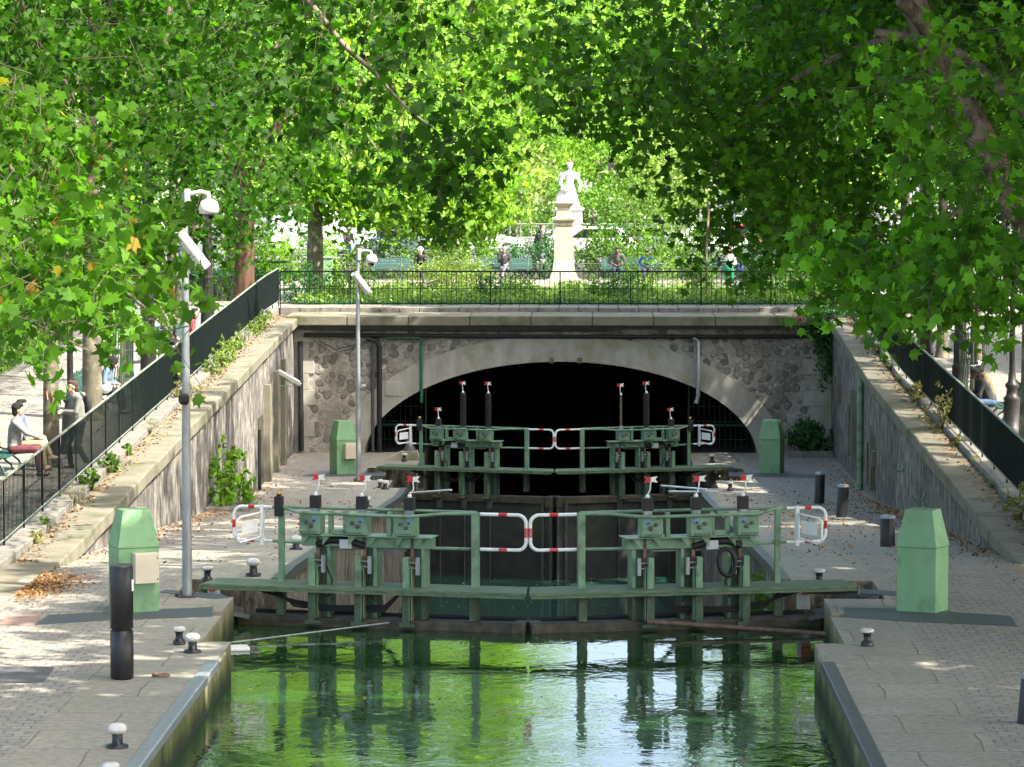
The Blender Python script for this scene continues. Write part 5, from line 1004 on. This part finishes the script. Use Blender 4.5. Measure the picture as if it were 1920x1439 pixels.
# woman statue
p = at(1068, 445, 205); SX = p.x; t = thing('marble_statue', 'white marble statue of a standing woman on a tall stepped plinth', 'statue', (SX, 205, 2.0), group=None)
t.scale = (1.12, 1.12, 1.1)
b = MB(); sq(b, [(.95, 0), (.95, .25), (.80, .3), (.80, .55), (.68, .6), (.66, 1.5), (.76, 1.6), (.76, 1.7), (.62, 1.75)]); b.build('plinth', MARB, t, bevel=.01)
blob('figure', MARB, t, [((0, 0, 1.75), (0, 0, 2.75), .58, .30), ((.08, -.1, 1.8), (.05, -.05, 2.5), .42, .3), ((-.35, -.05, 1.9), (-.42, -.1, 2.45), .28, .2), ((-.55, -.1, 2.15), (.22, .22, .25)), ((0, 0, 2.75), (0, .02, 3.1), .24, .22), ((0, 0, 3.1), (0, .02, 3.45), .22, .28), ((0, 0, 3.55), (.34, .2, .13)), ((-.38, 0, 3.42), (.17, .16, .2)), ((.38, 0, 3.42), (.17, .16, .2)), ((-.42, -.02, 3.3), (-.5, -.15, 2.95), .1, .08), ((-.5, -.15, 2.95), (-.3, -.3, 2.8), .08, .07), ((.42, -.02, 3.3), (.58, -.1, 2.95), .1, .08), ((.58, -.1, 2.95), (.5, -.2, 2.6), .08, .07), ((0, 0, 3.6), (0, 0, 3.85), .085, .08), ((0, -.01, 3.93), (.14, .155, .18)), ((0, -.15, 3.9), (.03, .04, .04)), ((0, .05, 4.04), (.21, .2, .09)), ((0, .06, 4.14), (.12, .12, .12)), ((-.25, -.28, 2.7), (.26, .2, .16))], .03)
blob('red_cap', mat('faded_red', (.30, .06, .07), .7), t, [((0, .05, 4.2), (.12, .12, .1))], .02)
# ------------------------------------------------------------------ people
SKIN = mat('skin', (.55, .33, .24), .5, col2=(.48, .27, .19), scale=6); SKIND = mat('dark_skin', (.10, .055, .035), .5)
_cm = {}
def cloth(n, c):
    if n not in _cm: _cm[n] = mat(n, c, .85, col2=tuple(q*.72 for q in c), scale=7, bump=.3, bscale=14)
    return _cm[n]
HAIRB = cloth('brown_hair', (.06, .03, .018)); HAIRK = cloth('black_hair', (.012, .01, .009)); HAIRA = cloth('auburn_hair', (.16, .065, .03)); SHOE = cloth('dark_shoe', (.025, .023, .022)); SHOEL = cloth('pale_shoe', (.32, .29, .25))
def ik(a, b, l1, l2, pole):
    a = Vector(a); b = Vector(b); d = b-a; L_ = min(d.length, (l1+l2)*.999); d = d.normalized(); x = (l1*l1-l2*l2+L_*L_)/(2*L_); h = math.sqrt(max(l1*l1-x*x, 0)); pl = Vector(pole); pl = (pl-d*pl.dot(d))
    pl = pl.normalized() if pl.length > 1e-4 else Vector((0, 0, 1)); return a+d*x+pl*h
def person(label, x, y, z, rz, pose='sit', lean=12, sc=1.0, skin=None, top=(.3, .3, .3), legs=(.05, .05, .08), hair=HAIRB, shoe=SHOE, hands=None, head_tilt=15, cap=None, cross=False, sleeves=True, hair_big=1.0, near=False, skirt=None, step=.1, seat=.46, shorts=False, turn=0):
    t = thing('person', label, 'person', (x, y, z), rz); skin = skin or SKIN; V = Vector      # faces local -y
    hip = seat+.08 if pose == 'sit' else .92; P0 = V((0, 0, hip)); ln = R(lean); up = V((0, -math.sin(ln), math.cos(ln)))
    ch = P0+up*.34; sh = P0+up*.48; nk = P0+up*.54; hd = nk+V((0, -math.sin(ln+R(head_tilt))*.13, math.cos(ln+R(head_tilt))*.15))
    hd += V((turn*.03, 0, 0)); legsp = []
    for s in (-1, 1):
        hj = P0+V((s*.09, 0, -.03))
        if pose == 'sit':
            an = V((s*.11, -.50, .08)); kn = V((s*.12, -.44, seat+.06))
            if cross and s == 1: kn = V((-.02, -.46, seat+.16)); an = V((-.14, -.62, .28))
        else: an = V((s*.10, s*step, .08)); kn = ik(hj, an, .44, .43, (0, -1, 0))
        legsp.append((hj, kn, an))
    arms = []
    hands = hands or [(-.10, -.33, hip+.12), (.10, -.33, hip+.12)]
    for s, h in zip((-1, 1), hands):
        sj = sh+V((s*.185, 0, 0)); h = V(h); d = h-sj
        if d.length > .53: h = sj+d.normalized()*.53
        el = ik(sj, h, .28, .26, (s*.5, .3, -1)); arms.append((sj, el, h))
    vox = .010 if near else .018; B_ = []
    B_ += [(P0, (.14, .105, .12)), (P0, ch, .12, .13), (ch, sh, .13, .10), (sh+V((-.15, 0, 0)), sh+V((.15, 0, 0)), .07, .07), (nk-up*.04, hd-V((0, 0, .02)), .052, .048)]
    B_ += [(hd+V((0, .005, .05)), (.078, .095, .10)), (hd+V((0, -.035, -.02)), (.055, .055, .065)), (hd+V((0, -.10, .015)), (.014, .02, .02)), (hd+V((-.08, .0, .02)), (.012, .02, .03)), (hd+V((.08, .0, .02)), (.012, .02, .03))]
    for hj, kn, an in legsp: B_ += [(hj, kn, .075, .052), (kn, an, .052, .036), (an, an+V((0, -.13, -.03)), .036, .028)]
    for sj, el, h in arms:
        B_ += [(sj, el, .048, .038), (el, h, .038, .024)]; d = (h-el).normalized(); sd_ = d.cross(V((0, 0, 1))).normalized(); B_.append((h, h+d*.06, .026, .032))
        dn = V((0, 0, -1))
        for q in range(4):
            o_ = h+d*.07+sd_*(.012*(q*2-3)); l_ = (.034, .042, .04, .03)[q]; m_ = o_+d*l_+dn*.008; B_ += [(o_, m_, .0085, .008), (m_, m_+d*l_*.5+dn*l_*.6, .008, .007)]
        B_.append((h+d*.015+sd_*.025, h+d*.05+sd_*.05+dn*.01, .011, .008))
    blob('body', skin, t, B_, vox, 2)
    # clothes
    T_ = [(P0+V((0, 0, .02)), (.155, .125, .13)), (P0+up*.05, ch, .135, .148), (ch, sh, .145, .115), (sh+V((-.15, 0, -.01)), sh+V((.15, 0, -.01)), .083, .083), (sh, nk, .10, .062)]
    for sj, el, h in arms: T_ += [(sj, el, .064, .053)] + ([(el, el+(h-el)*.88, .052, .038)] if sleeves else [])
    blob('shirt', cloth('top_%d%d%d' % tuple(int(q*99) for q in top), top), t, T_, vox*1.1, 3)
    L_ = [(P0-V((0, 0, .01)), (.162, .13, .13))]
    for hj, kn, an in legsp: L_ += [(hj, kn, .094, .072)] + ([(kn, kn+(an-kn)*.9, .07, .055)] if not shorts else [])
    if skirt: L_ += [(P0, P0+V((0, -.42, .0)), .16, .17)]
    blob('trousers' if not skirt else 'skirt', cloth('legs_%d%d%d' % tuple(int(q*99) for q in (skirt or legs)), skirt or legs), t, L_, vox*1.1, 3)
    for hj, kn, an in legsp: blob('shoe', shoe, t, [(an+V((0, .03, -.035)), an+V((0, -.13, -.04)), .043, .037)], .012)
    hp = [(hd+V((0, .03, .075)), (.09*hair_big, .095*hair_big, .09*hair_big)), (hd+V((0, .06, .0)), (.075*hair_big, .06*hair_big, .09*hair_big)), (hd+V((0, -.03, .12)), (.075*hair_big, .07, .045*hair_big))]
    if hair_big > 1.15: hp += [(hd+V((s*.085, .0, .0)), (.05, .06, .09)) for s in (-1, 1)]
    blob('hair', hair, t, hp, .012)
    if near or cap:
        e = MB()
        for s in (-1, 1): e.ell(hd+V((s*.03, -.082, .035)), (.012, .009, .008), 8, 6)
        e.box(hd.x-.022, hd.x+.022, hd.y-.097, hd.y-.08, hd.z-.035, hd.z-.028); e.build('eyes_and_mouth', cloth('face_dark', (.05, .025, .02)), t)
    if cap:
        c = MB(); c.lathe([(.103, .06), (.104, .10), (.085, .15), (.04, .175), (.005, .18)], (hd.x, hd.y+.01, hd.z), 16); c.box(hd.x-.075, hd.x+.075, hd.y-.19, hd.y-.08, hd.z+.062, hd.z+.074)
        c.build('cap', cloth('cap_%d%d%d' % tuple(int(q*99) for q in cap), cap), t)
    t.scale = (sc,)*3; t['_h'] = hip; del t['_h']
    return t, hd, arms
# left street, near
t, _, _ = person('teenage boy in grey hooded jacket leaning on the left railing', -9.02, 67.2, zl(67.2), R(-62), 'stand', 8, .99, top=(.17, .18, .16), legs=(.03, .045, .04), hair=HAIRB, near=True, hands=[(-.05, -.34, 1.12), (.03, -.33, 1.14)], head_tilt=22, step=.14)
blob('backpack', cloth('black_pack', (.02, .02, .025)), t, [((0, .17, 1.25), (.13, .08, .2)), ((-.14, -.05, 1.42), (-.15, .1, 1.35), .022, .022), ((-.15, -.08, 1.2), (-.14, -.05, 1.42), .02, .02), ((.15, -.08, 1.2), (.14, -.05, 1.42), .02, .02)], .014)
blob('hood', cloth('top_161715', (.17, .18, .16)), t, [((-.08, .06, 1.46), (.08, .06, 1.46), .05, .05)], .014)
person('young man in grey shirt and maroon trousers on a bench at the left edge', -10.1, 66.0, zl(66), R(90), 'sit', 6, 1.02, top=(.22, .225, .22), legs=(.11, .03, .037), hair=HAIRK, near=True, hands=[(-.05, -.5, .72), (.1, -.45, .76)], cross=False, hair_big=1.12, head_tilt=8)
person('man in khaki shorts with beige shoes half hidden behind the maroon trousers', -10.15, 66.9, zl(66.9), R(95), 'sit', 2, 1.0, top=(.10, .13, .2), legs=(.34, .27, .16), hair=HAIRK, shoe=SHOEL, near=True, cross=True)
t, _, _ = person('woman with curly black hair looking down at her phone beside a plane trunk', -9.9, 76.6, zl(76.6), R(80), 'sit', 20, .98, top=(.13, .19, .26), legs=(.02, .022, .03), hair=HAIRK, near=True, hair_big=1.45, head_tilt=40, hands=[(-.08, -.34, .70), (.06, -.34, .70)])
blob('plastic_bag', mat('white_bag', (.78, .76, .78), .4, bump=.6, bscale=9), t, [((-.2, -.16, .60), (.12, .15, .13)), ((-.22, -.15, .75), (.05, .06, .08))], .015)['label'] = 'white plastic shopping bag on her lap'
person('small seated figure with violin-like dark case far up the left street', -9.9, 88.4, zl(88.4), R(60), 'sit', 18, .95, top=(.03, .03, .04), legs=(.02, .02, .03), hair=HAIRK)
person('seated figure in red beside the leaning pale trunk', -9.45, 89.4, zl(89.4), R(100), 'sit', 15, .95, top=(.55, .05, .07), legs=(.04, .04, .05), hair=HAIRK)
person('figure in dark blue behind the hedge left of the furrowed trunk', -13.3, 122, 2.0, R(160), 'stand', 5, 1.0, top=(.05, .07, .16), legs=(.02, .02, .04), hair=HAIRK)
# right street
person('man in black cap and dark jacket bent forward on the right bench, nearer the canal', 9.85, 77.0, zr(77), R(-82), 'sit', 30, 1.02, skin=SKIND, top=(.035, .038, .042), legs=(.05, .09, .16), hair=HAIRK, cap=(.012, .012, .015), near=True, head_tilt=20, hands=[(-.03, -.5, .62), (.05, -.52, .64)])
person('person in white cap with long dark hair behind the man in the black cap', 9.98, 78.2, zr(78.2), R(-82), 'sit', 22, 1.0, skin=SKIND, top=(.16, .12, .06), legs=(.06, .07, .1), hair=HAIRK, cap=(.7, .69, .66), near=True, hair_big=1.2, hands=[(-.1, -.42, .6), (.1, -.42, .6)])
person('dark figure seated behind the lamp post of the right street', 10.7, 86.5, zr(86.5), R(-60), 'sit', 12, 1.05, top=(.02, .02, .022), legs=(.03, .03, .035), hair=HAIRK)
# garden sitters
def sit(label, px, **k):
    p = at(px, 500, 128.75); return person(label, p.x, 128.8, 2.0, R(k.pop('rz', 0)), 'sit', **k)
sit('man in white cap and black jacket leaning forward on the leftmost bench', 789, lean=32, top=(.02, .02, .024), legs=(.03, .03, .04), cap=(.72, .74, .78), head_tilt=5, hands=[(-.06, -.5, .62), (.06, -.5, .62)], sc=1.05)
sit('man in black with crossed legs on the bench left of the pedestal', 945, lean=0, top=(.025, .025, .025), legs=(.12, .13, .14), hair=HAIRK, cross=True, hands=[(-.05, -.2, .95), (.1, -.32, .7)], sc=1.05, rz=8)
sit('man in brown jacket looking down at his hands right of the pedestal', 1157, lean=24, top=(.075, .068, .058), legs=(.03, .045, .08), hair=HAIRK, skin=SKIND, head_tilt=35, sc=1.07)
sit('person in bright blue with bowed head behind the feathery shrub', 1213, lean=28, top=(.015, .05, .33), legs=(.05, .05, .08), hair=HAIRK, skin=SKIND, head_tilt=40, sc=1.0)
sit('woman with auburn hair and green skirt on the rightmost bench', 1366, lean=8, top=(.52, .47, .42), skirt=(.01, .22, .09), hair=HAIRA, hair_big=1.3, hands=[(-.03, -.14, 1.05), (.12, -.3, .7)], head_tilt=25, shoe=SHOEL)
p = at(1387, 502, 128.7); tag(blob('shopping_bag', cloth('bag_blue', (.10, .10, .42)), None, [((p.x, 128.7, 2.58), (.14, .1, .14))], .02), 'blue and white bag on the bench beside the woman in green', 'bag')
def stand(label, px, py, Y, rz, **k):
    p = at(px, py, Y); return person(label, p.x, Y, 2.0, R(rz), 'stand', **k)
stand('walker in blue jeans on the far pavement right of the statue', 1240, 400, 318, 170, lean=4, top=(.12, .14, .2), legs=(.10, .22, .48), hair=HAIRK, step=.2)
stand('dark coated figure left of the pedestal near the road', 1006, 410, 158, 100, lean=20, top=(.02, .02, .025), legs=(.02, .02, .03), hair=HAIRB)
stand('standing figure in dark clothes behind the shrubs, left of the far camera pole', 652, 470, 150, 30, lean=3, top=(.05, .03, .05), legs=(.05, .08, .16), hair=HAIRK)
stand('standing figure in blue behind the leftmost bench', 718, 460, 156, -20, lean=3, top=(.04, .06, .14), legs=(.03, .04, .08), hair=HAIRK)
stand('standing figure in pinkish top behind the seated white capped man', 832, 450, 158, 60, lean=3, top=(.40, .22, .2), legs=(.06, .09, .2), hair=HAIRB)
stand('dark figure by the pale road railing right of the statue', 1113, 430, 198, 0, lean=5, top=(.02, .02, .02), legs=(.02, .02, .02), hair=HAIRK)
stand('figure in dark jacket half behind leaves on the far pavement at right', 1352, 385, 270, -120, lean=6, top=(.10, .1, .18), legs=(.03, .03, .05), hair=HAIRA)
# ------------------------------------------------------------------ vehicles on the road
def car(label, px, Y, col, L=4.2, H=1.45, van=False, d=1, name='parked_car', cat='car'):
    p = at(px, 450, Y); t = thing(name, label, cat, (p.x, Y, 2.0), group=None); hl = L/2; W = .86
    m = mat('car_paint', col, .3, spec=.6); f = (lambda a: a*d)
    if van: prof = [(-hl, .3), (-hl, H*.98), (-hl+.1, H), (hl-1.1, H), (hl-.55, H*.58), (hl-.05, H*.48), (hl, .3)]; win = [(hl-1.55, H*.62), (hl-1.55, H*.9), (hl-1.12, H*.9), (hl-.72, H*.62)]
    else: prof = [(-hl, .3), (-hl, .8), (-hl+.2, .92), (-hl+.75, H*.97), (-hl+1.3, H), (hl-1.9, H), (hl-1.15, .92), (hl-.15, .74), (hl, .3)]; win = [(-hl+.62, .93), (-hl+.95, H*.93), (hl-1.9, H*.93), (hl-1.3, .93)]
    MB().prism([(f(a), z) for a, z in prof][::d], -W, W).build('body', m, t, bevel=.06)
    for s in (-1, 1): MB().prism([(f(a), z) for a, z in win][::d], *( (-W-.008, -W+.01) if s < 0 else (W-.01, W+.008))).build('side_window', GLASS, t)
    for xw in (-hl+.75, hl-.8):
        for s in (-1, 1):
            M_ = Matrix.Translation((f(xw), s*(W-.08), .31)) @ Matrix.Rotation(R(90), 4, 'X'); w_ = MB().lathe([(.2, -.1), (.31, -.1), (.31, .1), (.2, .1)], n=18, M=M_).build('wheel', RUBBER, t); MB().lathe([(.19, -.11), (.19, .11)], n=12, M=M_).build('rim', STEEL, w_)
    MB().box(f(hl)-.04, f(hl)+.01, -.7, -.45, .6, .72).build('headlight', PLASTIC, t); MB().box(f(-hl)-.01, f(-hl)+.04, -.75, -.55, .65, .8).build('tail_light', RED, t)
    return t
car('white van behind the pale trunk at the left of the garden', 610, 168, (.62, .65, .70), 5.2, 2.3, True)
car('white panel van with red upper band behind the leftmost bench', 712, 172, (.60, .62, .66), 5.4, 2.4, True, name='parked_van', cat='van')
car('grey blue small car behind the shrubs above the white capped man', 765, 164, (.10, .13, .18), 3.6, 1.4)
car('white car left of the pedestal behind the low bright tree', 905, 170, (.68, .68, .70), 4.2, 1.45)
car('silver white car crossing just right of the pedestal', 1105, 166, (.66, .68, .70), 4.4, 1.45, d=-1)
car('pale blue grey car right of the feathery young tree', 1225, 170, (.45, .52, .58), 4.3, 1.45)
car('white car behind the woman in green', 1345, 168, (.70, .70, .70), 4.2, 1.45)
car('small red car at the far right behind leaves', 1412, 174, (.5, .04, .04), 3.8, 1.45)
car('dark car cut by leaves right of the rightmost bench', 1520, 170, (.05, .06, .08), 4.2, 1.45)
p = at(712, 428, 171); MB().box(-1.9, 1.9, -.87, -.865, 2.0, 2.2).build('red_band', mat('bus_red', (.75, .08, .04), .5), bpy.data.objects['parked_van'])
def moto(label, px, Y, col):
    p = at(px, 440, Y); t = thing('motor_scooter', label, 'scooter', (p.x, Y, 2.0))
    for x in (-.55, .55): MB().tube([(x+.24*math.cos(a), 0, .26+.24*math.sin(a)) for a in [2*math.pi*i/16 for i in range(16)]], .06, 8, closed=True).build('wheel', RUBBER, t)
    blob('body', mat('scooter_paint', col, .3), t, [((-.55, 0, .6), (.1, 0, .55), .16, .12), ((.1, 0, .3), (-.3, 0, .3), .1, .1), ((.35, 0, .35), (.45, 0, .95), .1, .08)], .03)
    MB().tube([(.45, -.3, 1.02), (.45, 0, .98), (.45, .3, 1.02)], .02, 6).build('handlebar', BLACK, t); blob('seat', RUBBER, t, [((-.6, 0, .76), (-.05, 0, .74), .1, .09)], .03)
moto('white and red scooter parked right of the statue plinth', 1143, 186, (.6, .1, .1)); moto('dark scooter parked left of the pedestal', 872, 184, (.05, .05, .06)); moto('blue grey scooter near the right trees', 1290, 250, (.1, .15, .25))
# pale road railing beyond the cars, low garden fence
t = thing('road_railing', 'pale green low railing beyond the cars around the statue garden', 'railing', (2, 200, 2)); b = MB(); b.tube([(-3.5, 200, 3.0), (14, 200, 3.0)], .035, 6); b.tube([(-3.5, 200, 2.2), (14, 200, 2.2)], .025, 6); b.build('rails', RAILTOP, t, world=True)
b = MB(); x = -3.5
while x < 14: b.tube([(x, 200, 2), (x, 200, 3.0)], .028, 5); x += .62
b.build('bars', RAILTOP, t, world=True)
t = thing('green_fence', 'dark green street fence beyond the hedge at the end of the left street', 'fence', (-12, 118, 2)); b = MB(); x = -16
while x < -9.3: b.tube([(x, 118, 2), (x, 118, 3.15)], .016, 5); x += .16
b.build('bars', PAINTD, t, world=True); MB().box(-16, -9.3, 117.97, 118.03, 3.05, 3.12).build('top_rail', PAINTD, t, world=True); MB().box(-16, -9.3, 117.97, 118.03, 2.1, 2.15).build('bottom_rail', PAINTD, t, world=True)
t = thing('garden_fence', 'low wire fence behind the pedestal and benches', 'fence', (0, 132, 2)); b = MB(); x = -9.0
while x < 9.5: b.tube([(x, 132, 2), (x+.3, 132, 2.62)], .008, 4); b.tube([(x+.3, 132, 2), (x, 132, 2.62)], .008, 4); x += .15
b.build('wire_mesh', STEELD, t, world=True); MB().tube([(-9, 132, 2.63), (9.6, 132, 2.63)], .016, 5).build('top_wire', STEELD, t, world=True)
p = at(605, 500, 121); t = thing('green_bin', 'pale green street bin right of the pale trunk', 'bin', (p.x, 121, 2.0)); MB().prism([(-.3, 0), (.3, 0), (.33, 1.12), (-.33, 1.12)], -.28, .28).build('body', PAINTL, t, bevel=.03); MB().box(-.36, .36, -.31, .31, 1.12, 1.2).build('lid', PAINTL, t, bevel=.03)
b = MB(); b.box(3, 9.5, 233, 233.4, 2, 2.75); tag(b.build('garden_wall', COPE), 'low pale stone wall behind the marble statue', 'wall')
# pale facades far behind the trees
def house(label, x0, x1, y, H, col, nw, nf):
    col = tuple(q*.6 for q in col)
    t = thing('apartment_building', label, 'building', ((x0+x1)/2, y, 2)); m = mat('facade', col, .8, col2=tuple(q*.85 for q in col), scale=.6)
    MB().box(x0, x1, y, y+12, 2, H).build('facade', m, t, world=True); MB().prism([(x0, H+.1), (x1, H+.1), (x1-1.2, H+3.4), (x0+1.2, H+3.4)], y+.3, y+11).build('roof', STEEL, t, world=True); MB().box(x0-.1, x1+.1, y-.35, y+.2, H-.25, H+.1).build('cornice', m, t, world=True)
    for i in range(nw):
        for j in range(nf):
            xx = x0+(x1-x0)*(i+.5)/nw; zz = 3.2+(H-4)*(j)/nf+.6
            f = MB(); f.box(xx-.75, xx+.75, y-.1, y+.0, zz-.1, zz+2.1); f = f.build('window', PLASTIC, t, world=True); g = MB(); g.box(xx-.55, xx+.55, y-.13, y-.1, zz+.05, zz+1.95); g.build('pane', GLASS, f).location = (-t.location.x, -t.location.y, -t.location.z)
house('cream apartment block far behind the left trees', -62, -28, 235, 22, (.62, .58, .5), 8, 5)
house('pale grey apartment block far behind the right trees', 34, 66, 235, 22, (.58, .56, .52), 8, 5)
house('cream corner block closing the view on the left', -27, -8, 400, 21, (.66, .62, .55), 5, 5)
